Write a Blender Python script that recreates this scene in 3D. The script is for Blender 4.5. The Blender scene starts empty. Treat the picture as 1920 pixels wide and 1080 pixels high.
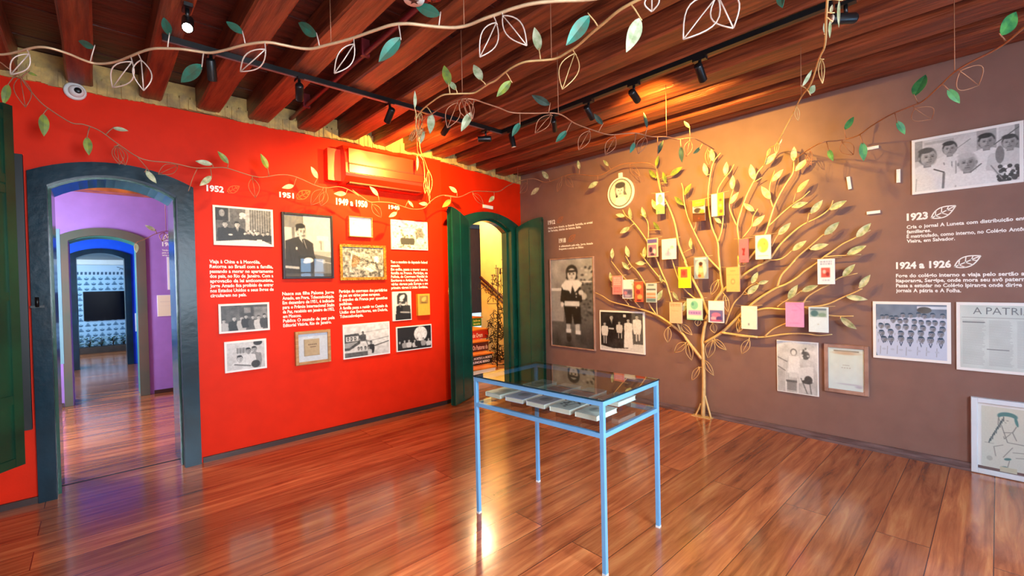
import bpy, math, random
import numpy as np
from mathutils import Vector, Matrix
random.seed(7); RS = np.random.RandomState(7)
S = bpy.context.scene
COL = S.collection

# ------------------------------------------------------------------ camera
F = 843.2; PITCH = -0.01451; ROLL = -0.0212; YAW = 0.74665; H = 1.5
cy, sy = math.cos(YAW), math.sin(YAW)
_f = np.array([sy, cy, 0.]); _r = np.array([cy, -sy, 0.]); _u = np.array([0, 0, 1.])
CF = _f*math.cos(PITCH)+_u*math.sin(PITCH); _u2 = -_f*math.sin(PITCH)+_u*math.cos(PITCH)
CR = _r*math.cos(ROLL)+_u2*math.sin(ROLL); CU = -_r*math.sin(ROLL)+_u2*math.cos(ROLL)
C0 = np.array([0, 0, H])
cam = bpy.data.objects.new('camera', bpy.data.cameras.new('camera'))
COL.objects.link(cam); S.camera = cam
cam.data.sensor_width = 36; cam.data.lens = 36*F/1920; cam.data.clip_start = .02
M4 = Matrix.Identity(4)
for i in range(3):
    M4[i][0] = CR[i]; M4[i][1] = CU[i]; M4[i][2] = -CF[i]; M4[i][3] = C0[i]
cam.matrix_world = M4

# ------------------------------------------------------------------ world, daylight, exposure
S.view_settings.view_transform = 'Standard'; S.view_settings.look = 'None'
S.view_settings.gamma = 1; S.view_settings.exposure = 0.6
W = bpy.data.worlds.new('World'); S.world = W; W.use_nodes = True
W.node_tree.nodes['Background'].inputs[0].default_value = (.55, .75, 1, 1)
W.node_tree.nodes['Background'].inputs[1].default_value = 1.0

def area(name, loc, rot, sx, sy_, power, col):
    l = bpy.data.lights.new(name, 'AREA'); l.shape = 'RECTANGLE'; l.size = sx; l.size_y = sy_
    l.energy = power; l.color = col
    o = bpy.data.objects.new(name, l); COL.objects.link(o); o.location = loc; o.rotation_euler = rot
    return o
R90 = math.pi/2
BACKY = -1.7
WINB = [(0.15, 1.95, .9, 2.6), (3.45, 4.12, .7, 2.2)]          # windows in the wall behind the camera: x0, x1, sill, head
for k, (a, b, zs_, zh_) in enumerate(WINB):
    area('daylight_back', ((a+b)/2, BACKY-.32, (zs_+zh_)/2), (R90-(.5, 0)[k], 0, 0), b-a, zh_-zs_, (270, 34)[k], ((.80, .88, 1), (.35, .62, 1))[k])
area('daylight_purple_room', (-1.75, 6.7, 1.7), (R90, 0, -R90), 1.3, 1.7, 130, (.85, .92, 1))
area('added_fill_blue_room', (-1.75, 10.2, 1.7), (R90, 0, -R90), 1.3, 1.7, 90, (.6, .82, 1))  # added light at an unseen left opening, brightens the blue room
area('added_fill_far_room', (-1.75, 13.5, 1.7), (R90, 0, -R90), 1.3, 1.7, 110, (.6, .85, 1))  # likewise added out of view, to brighten the farthest room

# ------------------------------------------------------------------ pixel helpers (1920x1080 frame)
CR_ = dict(U1=(0,0,4.5),U2=(320,0,4.5),U3=(640,0,4.5),U4=(960,0,4.5),U5=(1280,0,4.5),U6=(1600,0,4.5),
 U7=(400,130,4.5),U8=(700,150,4.5),R=(0,0,3),S2=(480,0,3),S3=(960,0,3),S4=(1440,0,3),C=(1000,100,3.84),
 R3=(370,330,5.143),R5=(610,330,5.144),T1=(1010,300,5.4),T2=(1010,470,5.142),T3=(1180,260,4.5),
 T4=(1380,260,4.5),T5=(1180,480,5.4),T6=(1380,480,5.4),P=(0,0,1),Z6=(1240,640,6))
def ray(x, y): return CF+CR*(x-960)/F-CU*(y-540)/F
def hit(x, y, mode, v):
    d = ray(x, y)
    if mode == 'd': return C0+d*v
    ax = 'xyz'.index(mode)
    return C0+d*(v-C0[ax])/d[ax]
def depth(P): return float((np.array(P)-C0)@CF)

# ------------------------------------------------------------------ materials
def lin(c):
    return tuple(((v/12.92) if v <= .04045 else ((v+.055)/1.055)**2.4) for v in (x/255 for x in c))
MATS = {}
def mat(name, rgb, rough=.5, metal=0, var=.12, scale=6, bump=0, bscale=40, coat=0, rgb2=None, stretch=None, spec=.5, emit=0):
    if name in MATS: return MATS[name]
    m = bpy.data.materials.new(name); m.use_nodes = True; nt = m.node_tree; b = nt.nodes['Principled BSDF']
    b.inputs['Roughness'].default_value = rough; b.inputs['Metallic'].default_value = metal
    b.inputs['Specular IOR Level'].default_value = spec
    b.inputs['Coat Weight'].default_value = coat; b.inputs['Coat Roughness'].default_value = .12
    c = lin(rgb); c2 = lin(rgb2) if rgb2 else tuple(v*(1-var) for v in c)
    if not rgb2: c = tuple(min(1, v*(1+var)) for v in c)
    tc = nt.nodes.new('ShaderNodeTexCoord'); n = nt.nodes.new('ShaderNodeTexNoise')
    n.inputs['Scale'].default_value = scale; n.inputs['Detail'].default_value = 5
    mp = nt.nodes.new('ShaderNodeMapping'); nt.links.new(tc.outputs['Object'], mp.inputs[0])
    if stretch: mp.inputs['Scale'].default_value = stretch
    nt.links.new(mp.outputs[0], n.inputs['Vector'])
    cr = nt.nodes.new('ShaderNodeValToRGB')
    cr.color_ramp.elements[0].position = .35; cr.color_ramp.elements[0].color = (*c2, 1)
    cr.color_ramp.elements[1].position = .65; cr.color_ramp.elements[1].color = (*c, 1)
    nt.links.new(n.outputs['Fac'], cr.inputs[0]); nt.links.new(cr.outputs[0], b.inputs['Base Color'])
    if bump:
        n2 = nt.nodes.new('ShaderNodeTexNoise'); n2.inputs['Scale'].default_value = bscale; n2.inputs['Detail'].default_value = 4
        nt.links.new(mp.outputs[0], n2.inputs['Vector'])
        bp = nt.nodes.new('ShaderNodeBump'); bp.inputs['Strength'].default_value = bump; bp.inputs['Distance'].default_value = .01
        nt.links.new(n2.outputs['Fac'], bp.inputs['Height']); nt.links.new(bp.outputs[0], b.inputs['Normal'])
    if emit:
        b.inputs['Emission Color'].default_value = (*lin(rgb), 1); b.inputs['Emission Strength'].default_value = emit
    MATS[name] = m; return m

def vcol_mat(name, rough=.45, coat=0):
    m = bpy.data.materials.new(name); m.use_nodes = True; nt = m.node_tree; b = nt.nodes['Principled BSDF']
    a = nt.nodes.new('ShaderNodeAttribute'); a.attribute_name = 'Col'
    tc = nt.nodes.new('ShaderNodeTexCoord'); n = nt.nodes.new('ShaderNodeTexNoise'); n.inputs['Scale'].default_value = 260
    nt.links.new(tc.outputs['Object'], n.inputs['Vector'])
    mr = nt.nodes.new('ShaderNodeMapRange'); mr.inputs[3].default_value = .82; mr.inputs[4].default_value = 1.1
    nt.links.new(n.outputs['Fac'], mr.inputs[0])
    mx = nt.nodes.new('ShaderNodeVectorMath'); mx.operation = 'SCALE'
    nt.links.new(a.outputs['Color'], mx.inputs[0]); nt.links.new(mr.outputs[0], mx.inputs['Scale'])
    nt.links.new(mx.outputs[0], b.inputs['Base Color'])
    b.inputs['Roughness'].default_value = rough; b.inputs['Coat Weight'].default_value = coat; b.inputs['Coat Roughness'].default_value = .05
    return m
PRINT = vcol_mat('photographic_print'); PRINTG = vcol_mat('cover_print', .4)

def glass_mat(name, tint, rough=.0, ior=1.5):
    m = bpy.data.materials.new(name); m.use_nodes = True; nt = m.node_tree
    for n in list(nt.nodes): nt.nodes.remove(n)
    o = nt.nodes.new('ShaderNodeOutputMaterial'); mx = nt.nodes.new('ShaderNodeMixShader')
    t = nt.nodes.new('ShaderNodeBsdfTransparent'); t.inputs[0].default_value = (*tint, 1)
    g = nt.nodes.new('ShaderNodeBsdfGlossy'); g.inputs['Roughness'].default_value = rough
    f = nt.nodes.new('ShaderNodeFresnel'); f.inputs[0].default_value = ior
    ge = nt.nodes.new('ShaderNodeNewGeometry'); inv = nt.nodes.new('ShaderNodeMath'); inv.operation = 'SUBTRACT'; inv.inputs[0].default_value = 1
    ml = nt.nodes.new('ShaderNodeMath'); ml.operation = 'MULTIPLY'; nt.links.new(ge.outputs['Backfacing'], inv.inputs[1])
    nt.links.new(inv.outputs[0], ml.inputs[0]); nt.links.new(f.outputs[0], ml.inputs[1])
    nt.links.new(ml.outputs[0], mx.inputs[0]); nt.links.new(t.outputs[0], mx.inputs[1]); nt.links.new(g.outputs[0], mx.inputs[2])
    nt.links.new(mx.outputs[0], o.inputs[0]); return m
GLASS = glass_mat('clear_glass', (.93, .97, .97)); PGLASS = glass_mat('picture_glass', (.98, .98, .98), .02, 1.45)
TGLASS = glass_mat('tabletop_glass', (.50, .62, .64), 0, 2.1)
ACRYL = glass_mat('acrylic', (.82, .72, .68), .05)

def wood_floor():
    m = bpy.data.materials.new('polished_floorboards'); m.use_nodes = True; nt = m.node_tree; b = nt.nodes['Principled BSDF']
    L = nt.links.new; N = nt.nodes.new
    tc = N('ShaderNodeTexCoord'); mp = N('ShaderNodeMapping'); L(tc.outputs['Object'], mp.inputs[0])
    mp.inputs['Location'].default_value = (0.3, -.49, 0)
    br = N('ShaderNodeTexBrick'); br.offset = .37; br.inputs['Scale'].default_value = 1; br.inputs['Mortar Size'].default_value = .0026
    br.inputs['Mortar Smooth'].default_value = .3; br.inputs['Brick Width'].default_value = 3.6; br.inputs['Row Height'].default_value = .235
    br.inputs['Color1'].default_value = (0, 0, 0, 1); br.inputs['Color2'].default_value = (1, 1, 1, 1); br.inputs['Mortar'].default_value = (.5, .5, .5, 1)
    L(mp.outputs[0], br.inputs['Vector'])
    # grain along x
    st = N('ShaderNodeMapping'); L(tc.outputs['Object'], st.inputs[0]); st.inputs['Scale'].default_value = (.55, 7, 1)
    n1 = N('ShaderNodeTexNoise'); n1.inputs['Scale'].default_value = 2.4; n1.inputs['Detail'].default_value = 8; n1.inputs['Roughness'].default_value = .62; n1.inputs['Distortion'].default_value = .6
    vadd = N('ShaderNodeVectorMath'); vadd.operation = 'ADD'; L(st.outputs[0], vadd.inputs[0])
    sc = N('ShaderNodeVectorMath'); sc.operation = 'SCALE'; sc.inputs['Scale'].default_value = 9; L(br.outputs['Color'], sc.inputs[0]); L(sc.outputs[0], vadd.inputs[1])
    L(vadd.outputs[0], n1.inputs['Vector'])
    cr = N('ShaderNodeValToRGB'); e = cr.color_ramp.elements
    e[0].position = .27; e[0].color = (*lin((112, 54, 32)), 1); e[1].position = .75; e[1].color = (*lin((232, 158, 98)), 1)
    x = e.new(.42); x.color = (*lin((172, 94, 54)), 1); x = e.new(.56); x.color = (*lin((202, 120, 70)), 1)
    L(n1.outputs['Fac'], cr.inputs[0])
    # fine streaks
    st2 = N('ShaderNodeMapping'); L(tc.outputs['Object'], st2.inputs[0]); st2.inputs['Scale'].default_value = (2, 60, 1)
    n2 = N('ShaderNodeTexNoise'); n2.inputs['Scale'].default_value = 2; n2.inputs['Detail'].default_value = 4; L(st2.outputs[0], n2.inputs['Vector'])
    mr = N('ShaderNodeMapRange'); mr.inputs[3].default_value = .86; mr.inputs[4].default_value = 1.1; L(n2.outputs['Fac'], mr.inputs[0])
    m1 = N('ShaderNodeVectorMath'); m1.operation = 'SCALE'; L(cr.outputs[0], m1.inputs[0]); L(mr.outputs[0], m1.inputs['Scale'])
    # board tone
    mr2 = N('ShaderNodeMapRange'); mr2.inputs[3].default_value = .72; mr2.inputs[4].default_value = 1.22; L(br.outputs['Color'], mr2.inputs[0])
    m2 = N('ShaderNodeVectorMath'); m2.operation = 'SCALE'; L(m1.outputs[0], m2.inputs[0]); L(mr2.outputs[0], m2.inputs['Scale'])
    mix = N('ShaderNodeMixRGB'); mix.inputs[2].default_value = (*lin((90, 38, 24)), 1); L(br.outputs['Fac'], mix.inputs[0]); L(m2.outputs[0], mix.inputs[1])
    L(mix.outputs[0], b.inputs['Base Color'])
    n3 = N('ShaderNodeTexNoise'); n3.inputs['Scale'].default_value = 1.6; n3.inputs['Detail'].default_value = 5; L(tc.outputs['Object'], n3.inputs['Vector'])
    mr3 = N('ShaderNodeMapRange'); mr3.inputs[3].default_value = .1; mr3.inputs[4].default_value = .3; L(n3.outputs['Fac'], mr3.inputs[0]); L(mr3.outputs[0], b.inputs['Roughness'])
    b.inputs['Specular IOR Level'].default_value = .6; b.inputs['Coat Weight'].default_value = .4; b.inputs['Coat Roughness'].default_value = .1
    bp = N('ShaderNodeBump'); bp.inputs['Strength'].default_value = .12; bp.inputs['Distance'].default_value = .004
    L(n1.outputs['Fac'], bp.inputs['Height']); L(bp.outputs[0], b.inputs['Normal'])
    return m
def beam_wood(name, dark, light, stretch):
    return mat(name, light, .42, 0, rgb2=dark, scale=3.2, stretch=stretch, bump=.5, bscale=9, spec=.45)
M_FLOOR = wood_floor()
M_BEAM = beam_wood('beam_wood', (88, 36, 22), (142, 68, 38), (9, .7, 9))
M_BOARD = beam_wood('board_wood', (48, 17, 12), (92, 36, 24), (.8, 6, 6))
M_RED = mat('red_wall_paint', (226, 40, 6), .5, var=.04, bump=.06, bscale=120, spec=.15)
M_BROWN = mat('brown_wall_paint', (136, 102, 92), .55, var=.05, bump=.05, bscale=90, spec=.3)
M_PURPLE = mat('purple_wall_paint', (158, 116, 196), .6, var=.05)
M_BLUE = mat('blue_wall_paint', (8, 92, 236), .5, var=.06)
M_WHITE = mat('white_paint', (225, 225, 222), .5, var=.04)
M_CREAM = mat('cream_wall_paint', (238, 214, 130), .6, var=.05)
M_PLAST = mat('raw_plaster', (220, 184, 110), .9, rgb2=(158, 134, 92), scale=9, bump=.9, bscale=30)
M_GREEN = mat('glossy_green_paint', (14, 84, 66), .2, rgb2=(10, 66, 56), scale=3, bump=.12, bscale=18, coat=.4)
M_TEALD = mat('dark_teal_gloss_paint', (8, 48, 64), .3, rgb2=(4, 30, 42), scale=4, bump=.15, bscale=22, coat=.05, spec=.22)
M_DGREEN = mat('dark_green_shutter_paint', (24, 78, 50), .3, rgb2=(10, 40, 30), scale=2)
M_BLACK = mat('black_paint', (14, 16, 18), .35, var=.1)
M_BRASS = mat('gold_painted_metal', (226, 190, 130), .42, metal=.25, var=.12, scale=14)
M_COPPER = mat('dull_copper_wire', (176, 122, 92), .5, metal=.4, var=.12, scale=14)
M_SILVER = mat('pale_metal_wire', (222, 204, 190), .4, metal=.35, var=.1, scale=14)
M_LTEAL = mat('teal_patina_leaf', (38, 128, 108), .45, metal=.2, rgb2=(70, 100, 78), scale=22)
M_LSAGE = mat('sage_patina_leaf', (206, 210, 176), .5, metal=.1, rgb2=(146, 162, 118), scale=26)
M_LLIME = mat('lime_patina_and_lit_leaf', (150, 165, 60), .5, metal=.15, rgb2=(106, 126, 74), scale=22)  # on the upper-left tree leaves this lime carries the warm lamplight
M_LDARK = mat('dark_patina_leaf', (70, 92, 84), .5, metal=.2, rgb2=(48, 70, 60), scale=22)
M_TABLE = mat('light_blue_enamel', (112, 172, 222), .35, var=.04)
M_DARKTRIM = mat('dark_wood_skirting', (58, 36, 32), .45, var=.2, stretch=(1, 8, 8))
M_GREYTRIM = mat('greyish_wood_skirting', (128, 104, 104), .35, rgb2=(96, 72, 70), stretch=(8, 1, 8))
M_FRAMEW = mat('pale_wood_frame', (196, 150, 96), .45, rgb2=(166, 118, 74), scale=10, stretch=(1, 1, 6))
M_FRAMEP = mat('pinkish_wood_frame', (178, 140, 124), .45, rgb2=(150, 112, 98), scale=10)
M_FRAMEB = mat('dark_frame', (44, 34, 38), .35, var=.1)
M_GOLD = mat('gilded_frame', (214, 160, 58), .35, metal=.6, rgb2=(150, 98, 34), scale=40, bump=.5, bscale=80)
M_BOARDW = mat('white_mount_board', (240, 238, 236), .5, var=.02)
M_LETTER = mat('white_vinyl_letters', (250, 246, 242), .5, var=.01)
M_EMB = mat('ochre_vinyl_leaf', (176, 104, 66), .6, var=.03)
M_EMO = mat('orange_vinyl_leaf', (255, 96, 20), .6, var=.03)
M_PAGE = mat('book_pages', (232, 224, 206), .7, var=.05, scale=50, stretch=(1, 1, 40))
M_ACRED = mat('red_air_conditioner_plastic', (226, 34, 8), .34, var=.02, spec=.9)
M_SLOT = mat('dark_slot', (90, 16, 8), .5)
M_PIPE = mat('maroon_pipe', (112, 28, 34), .4, var=.06)
M_LAMPW = mat('lamp_glow', (255, 240, 210), .5, emit=30)
M_STEPW = mat('varnished_step_wood', (226, 140, 40), .3, rgb2=(190, 100, 26), scale=4, stretch=(1, 8, 1))
M_RAIL = mat('dark_red_handrail', (70, 20, 22), .3, var=.1)
M_SCREEN = mat('screen_black', (6, 10, 18), .2, var=.1, spec=.08)
M_PLANT = mat('plant_leaf', (28, 84, 46), .45, rgb2=(14, 48, 30), scale=12)
M_SOIL = mat('planter_earth', (70, 54, 44), .8, var=.2)
M_DBROWN = mat('brown_shutter_paint', (86, 66, 58), .45, var=.1)
M_PALETEAL = mat('pale_teal_paint', (110, 160, 176), .4, var=.05)

# ------------------------------------------------------------------ object helpers
def props(o, label=None, cat=None, group=None, kind=None):
    if label: o['label'] = label
    if cat: o['category'] = cat
    if group: o['group'] = group
    if kind: o['kind'] = kind
    return o
class MB:
    def __init__(s): s.v = []; s.f = []; s.m = []; s.cm = 0; s.smooth = []
    def add(s, vs, fs, sm=False):
        b = len(s.v); s.v += [tuple(map(float, v)) for v in vs]
        for f in fs: s.f.append(tuple(b+i for i in f)); s.m.append(s.cm); s.smooth.append(sm)
        return s
    def box(s, x0, x1, y0, y1, z0, z1):
        vs = [(x0,y0,z0),(x1,y0,z0),(x1,y1,z0),(x0,y1,z0),(x0,y0,z1),(x1,y0,z1),(x1,y1,z1),(x0,y1,z1)]
        return s.add(vs, [(0,3,2,1),(4,5,6,7),(0,1,5,4),(1,2,6,5),(2,3,7,6),(3,0,4,7)])
    def bbox(s, x0, x1, y0, y1, z0, z1, c=.004):
        "box with chamfered edges along x-z rim (front, -y side)"
        c = min(c, (x1-x0)*.3, (z1-z0)*.3)
        vs = [(x0,y1,z0),(x1,y1,z0),(x1,y1,z1),(x0,y1,z1),(x0,y0+c,z0),(x1,y0+c,z0),(x1,y0+c,z1),(x0,y0+c,z1),
              (x0+c,y0,z0+c),(x1-c,y0,z0+c),(x1-c,y0,z1-c),(x0+c,y0,z1-c)]
        return s.add(vs, [(0,3,2,1)[::-1][::-1],(0,1,5,4),(1,2,6,5),(2,3,7,6),(3,0,4,7),(4,5,9,8),(5,6,10,9),(6,7,11,10),(7,4,8,11),(8,9,10,11)])
    def prism(s, pts, y0, y1):
        "polygon in x-z extruded in y"
        n = len(pts); vs = [(p[0], y0, p[1]) for p in pts]+[(p[0], y1, p[1]) for p in pts]
        fs = [tuple(range(n)), tuple(range(2*n-1, n-1, -1))]+[(i, i+n, (i+1) % n+n, (i+1) % n) for i in range(n)]
        return s.add(vs, fs)
    def tube(s, pts, rad, n=6, closed=False, cap=True):
        P = [np.array(p, float) for p in pts]; k = len(P)
        if k < 2: return s
        if not hasattr(rad, '__len__'): rad = [rad]*k
        vs = []; fs = []; prev = None
        for i in range(k):
            if closed: t = P[(i+1) % k]-P[i-1]
            else: t = P[min(i+1, k-1)]-P[max(i-1, 0)]
            t = t/(np.linalg.norm(t)+1e-9)
            if prev is None:
                a = np.array([0, 0, 1.]) if abs(t[2]) < .9 else np.array([1., 0, 0]); u = np.cross(t, a)
            else: u = prev-t*(prev@t)
            u /= (np.linalg.norm(u)+1e-9); prev = u; w = np.cross(t, u)
            for j in range(n):
                a = 2*math.pi*j/n; vs.append(P[i]+rad[i]*(math.cos(a)*u+math.sin(a)*w))
        for i in range(k if closed else k-1):
            i2 = (i+1) % k
            for j in range(n):
                j2 = (j+1) % n; fs.append((i*n+j, i*n+j2, i2*n+j2, i2*n+j))
        if cap and not closed: fs += [tuple(range(n))[::-1], tuple((k-1)*n+j for j in range(n))]
        return s.add(vs, fs, True)
    def cyl(s, a, b, r, n=20, r2=None): return s.tube([a, b], [r, r2 if r2 is not None else r], n)
    def lathe(s, c, prof, axis='z', n=28):
        vs = []; fs = []
        for (r, h) in prof:
            for j in range(n):
                a = 2*math.pi*j/n; p = (r*math.cos(a), r*math.sin(a), h)
                if axis == 'y': p = (p[0], -p[2], p[1])
                if axis == 'x': p = (-p[2], p[0], p[1])
                vs.append((c[0]+p[0], c[1]+p[1], c[2]+p[2]))
        for i in range(len(prof)-1):
            for j in range(n):
                j2 = (j+1) % n; fs.append((i*n+j, i*n+j2, (i+1)*n+j2, (i+1)*n+j))
        fs += [tuple(range(n))[::-1], tuple((len(prof)-1)*n+j for j in range(n))]
        return s.add(vs, fs, True)
    def build(s, name, mats, parent=None, loc=None, rz=0):
        me = bpy.data.meshes.new(name); me.from_pydata(s.v, [], s.f)
        if not isinstance(mats, (list, tuple)): mats = [mats]
        for m in mats: me.materials.append(m)
        me.polygons.foreach_set('material_index', s.m)
        me.polygons.foreach_set('use_smooth', s.smooth)
        me.validate(); me.update()
        o = bpy.data.objects.new(name, me); COL.objects.link(o)
        if parent: o.parent = parent
        if loc is not None: o.location = loc
        o.rotation_euler[2] = rz
        return o
def empty(name, loc, rz=0, **k):
    o = bpy.data.objects.new(name, None); COL.objects.link(o); o.location = loc; o.rotation_euler[2] = rz
    o.empty_display_size = .1
    return props(o, **k)
def struct(o): o['kind'] = 'structure'; return o

# ------------------------------------------------------------------ painted prints (vertex colours computed from drawn shapes)
class Pic:
    "grey or coloured drawing on a grid; coordinates 0..1, y down"
    def __init__(s, asp, n=96, bg=.5):
        s.w = max(8, int(n*max(1, asp) if asp >= 1 else n*asp)) if asp < 1 else n; s.h = max(8, int(s.w/asp)); s.asp = asp
        s.ss = 2; H_, W_ = s.h*2, s.w*2
        s.a = np.zeros((H_, W_, 3)); s.a[:] = s.c(bg)
        s.Y, s.X = np.mgrid[0:H_, 0:W_]; s.X = (s.X+.5)/W_; s.Y = (s.Y+.5)/H_
    def c(s, v):
        if hasattr(v, '__len__'): return np.array([x/255 for x in v])
        return np.array([v*1.0, v, v])
    def blend(s, m, v, al=1):
        m = (np.clip(m, 0, 1)*al)[..., None]; s.a = s.a*(1-m)+s.c(v)*m; return s
    def e(s, cx, cy, rx, ry, v, soft=.15, rot=0, al=1):
        x = (s.X-cx)*s.asp; y = s.Y-cy
        if rot: c_, s_ = math.cos(rot), math.sin(rot); x, y = x*c_+y*s_, -x*s_+y*c_
        d = np.sqrt((x/(rx*s.asp))**2+(y/ry)**2); return s.blend((1-d)/soft+.5, v, al)
    def p(s, pts, v, al=1):
        m = np.zeros_like(s.X, bool); n = len(pts)
        for i in range(n):
            x1, y1 = pts[i]; x2, y2 = pts[(i+1) % n]
            if y1 == y2: continue
            m ^= ((s.Y < y1) != (s.Y < y2)) & (s.X < (x2-x1)*(s.Y-y1)/(y2-y1)+x1)
        return s.blend(m.astype(float), v, al)
    def r(s, x0, y0, x1, y1, v, al=1): return s.blend(((s.X > x0) & (s.X < x1) & (s.Y > y0) & (s.Y < y1)).astype(float), v, al)
    def l(s, x1, y1, x2, y2, w, v, al=1):
        ax, ay = (s.X-x1)*s.asp, s.Y-y1; bx, by = (x2-x1)*s.asp, y2-y1
        t = np.clip((ax*bx+ay*by)/(bx*bx+by*by+1e-9), 0, 1); d = np.hypot(ax-t*bx, ay-t*by); return s.blend((w-d)/(w*.6)+.3, v, al)
    def g(s, v0, v1, y0=0, y1=1):
        t = np.clip((s.Y-y0)/(y1-y0), 0, 1); m = ((s.Y >= y0) & (s.Y <= y1))[..., None]
        g_ = s.c(v0)*(1-t[..., None])+s.c(v1)*t[..., None]; s.a = np.where(m, g_, s.a); return s
    def n(s, amp, k=10):
        nh, nw = int(k/s.asp)+2, k+2; g = RS.rand(nh, nw)
        x = s.X*(nw-1.001); y = s.Y*(nh-1.001); xi = x.astype(int); yi = y.astype(int); fx = x-xi; fy = y-yi
        v = g[yi, xi]*(1-fx)*(1-fy)+g[yi, xi+1 if False else np.minimum(xi+1, nw-1)]*fx*(1-fy)+g[np.minimum(yi+1, nh-1), xi]*(1-fx)*fy+g[np.minimum(yi+1, nh-1), np.minimum(xi+1, nw-1)]*fx*fy
        s.a = np.clip(s.a+amp*(v[..., None]-.5)*2, 0, 1); return s
    def person(s, x, y, r, cloth=.15, face=.78, hair=.1, h=6, shirt=None, wide=1.0, look=0, hat=None, legs=None):
        "head centre x,y radius r (of height); body runs down h radii"
        k = 1/s.asp; sw = 2.1*r*k*wide
        s.p([(x-.35*r*k, y+.8*r), (x-sw, y+1.6*r), (x-sw*1.12, y+h*.55*r), (x-sw*.8, y+h*r), (x+sw*.8, y+h*r), (x+sw*1.12, y+h*.55*r), (x+sw, y+1.6*r), (x+.35*r*k, y+.8*r)], cloth)
        s.e(x-sw*.75, y+1.9*r, .6*r*k, .7*r, cloth); s.e(x+sw*.75, y+1.9*r, .6*r*k, .7*r, cloth)
        s.l(x-sw*.45, y+2.4*r, x-sw*.5, y+h*.8*r, .06*r, max(0, (cloth if not hasattr(cloth, '__len__') else .4)*.7), .6)
        if shirt is not None:
            s.p([(x-.4*r*k, y+.9*r), (x+.4*r*k, y+.9*r), (x+.1*r*k, y+2.9*r)], shirt)
            s.l(x, y+1.3*r, x+.05*r*k, y+2.7*r, .11*r, .1)
        s.r(x-.33*r*k, y+.6*r, x+.33*r*k, y+1.2*r, face*.8 if not hasattr(face, '__len__') else face)
        fc = face if not hasattr(face, '__len__') else sum(face)/765
        s.e(x, y-.1*r, .8*r*k, 1.0*r, hair, .2)
        s.e(x+look*.1*r*k, y+.1*r, .68*r*k, .93*r, face, .22)
        s.e(x+(.34+look*.1)*r*k, y+.2*r, .3*r*k, .65*r, fc*.72, .8, al=.6); s.e(x+look*.1*r*k, y+.72*r, .4*r*k, .2*r, fc*.75, .8, al=.5)
        s.e(x-.12*r*k, y-.78*r, .66*r*k, .32*r, hair, .3)
        dk = fc*.38
        for q in (-1, 1):
            s.e(x+(q*.27+look*.18)*r*k, y-.02*r, .17*r*k, .11*r, fc*.62, .9, al=.8); s.e(x+(q*.27+look*.18)*r*k, y-.02*r, .085*r*k, .05*r, dk, .5); s.l(x+(q*.28-.14+look*.18)*r*k, y-.19*r, x+(q*.28+.14+look*.18)*r*k, y-.21*r, .03*r, dk, .6)
            s.e(x+q*.72*r*k, y+.08*r, .1*r*k, .2*r, fc*.85, .4)
        s.l(x+look*.25*r*k, y+.05*r, x+(.06+look*.3)*r*k, y+.32*r, .05*r, fc*.6, .6); s.e(x+look*.2*r*k, y+.36*r, .14*r*k, .05*r, fc*.55, .8, al=.7); s.l(x+(-.18+look*.15)*r*k, y+.57*r, x+(.18+look*.15)*r*k, y+.57*r, .045*r, dk, .7)
        if hat is not None: s.e(x, y-.7*r, 1.05*r*k, .22*r, hat); s.e(x, y-.95*r, .75*r*k, .4*r, hat)
        return s
    def mesh(s, name, x0, x1, z0, z1, y, parent, m=None, lay='xz'):
        for _ in range(2):
            p_ = np.pad(s.a, ((1, 1), (1, 1), (0, 0)), 'edge'); s.a = (p_[:-2, 1:-1]+p_[2:, 1:-1]+p_[1:-1, :-2]+p_[1:-1, 2:]+2*s.a)/6
        a = s.a.reshape(s.h, 2, s.w, 2, 3).mean((1, 3)); a = np.clip(a, 0, 1)[::-1]
        a = np.where(a <= .04045, a/12.92, ((a+.055)/1.055)**2.4)
        w, h = s.w, s.h; gx = np.linspace(x0, x1, w+1); gz = np.linspace(z0, z1, h+1)
        XX, ZZ = np.meshgrid(gx, gz); co = np.zeros(((w+1)*(h+1), 3)); co[:, 0] = XX.ravel()
        if lay == 'xz': co[:, 1] = y; co[:, 2] = ZZ.ravel()
        else: co[:, 1] = ZZ.ravel(); co[:, 2] = y
        i = np.arange(h)[:, None]*(w+1)+np.arange(w)[None]; q = np.stack([i, i+1, i+w+2, i+w+1], -1).reshape(-1, 4)
        me = bpy.data.meshes.new(name); me.from_pydata(co.tolist(), [], q.tolist())
        ca = me.color_attributes.new('Col', 'FLOAT_COLOR', 'CORNER')
        fc = np.concatenate([a.reshape(-1, 3), np.ones((w*h, 1))], 1); ca.data.foreach_set('color', np.repeat(fc, 4, 0).ravel().astype(np.float32))
        me.materials.append(m or PRINT); me.update()
        o = bpy.data.objects.new(name, me); COL.objects.link(o)
        if parent: o.parent = parent
        return o

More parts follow.
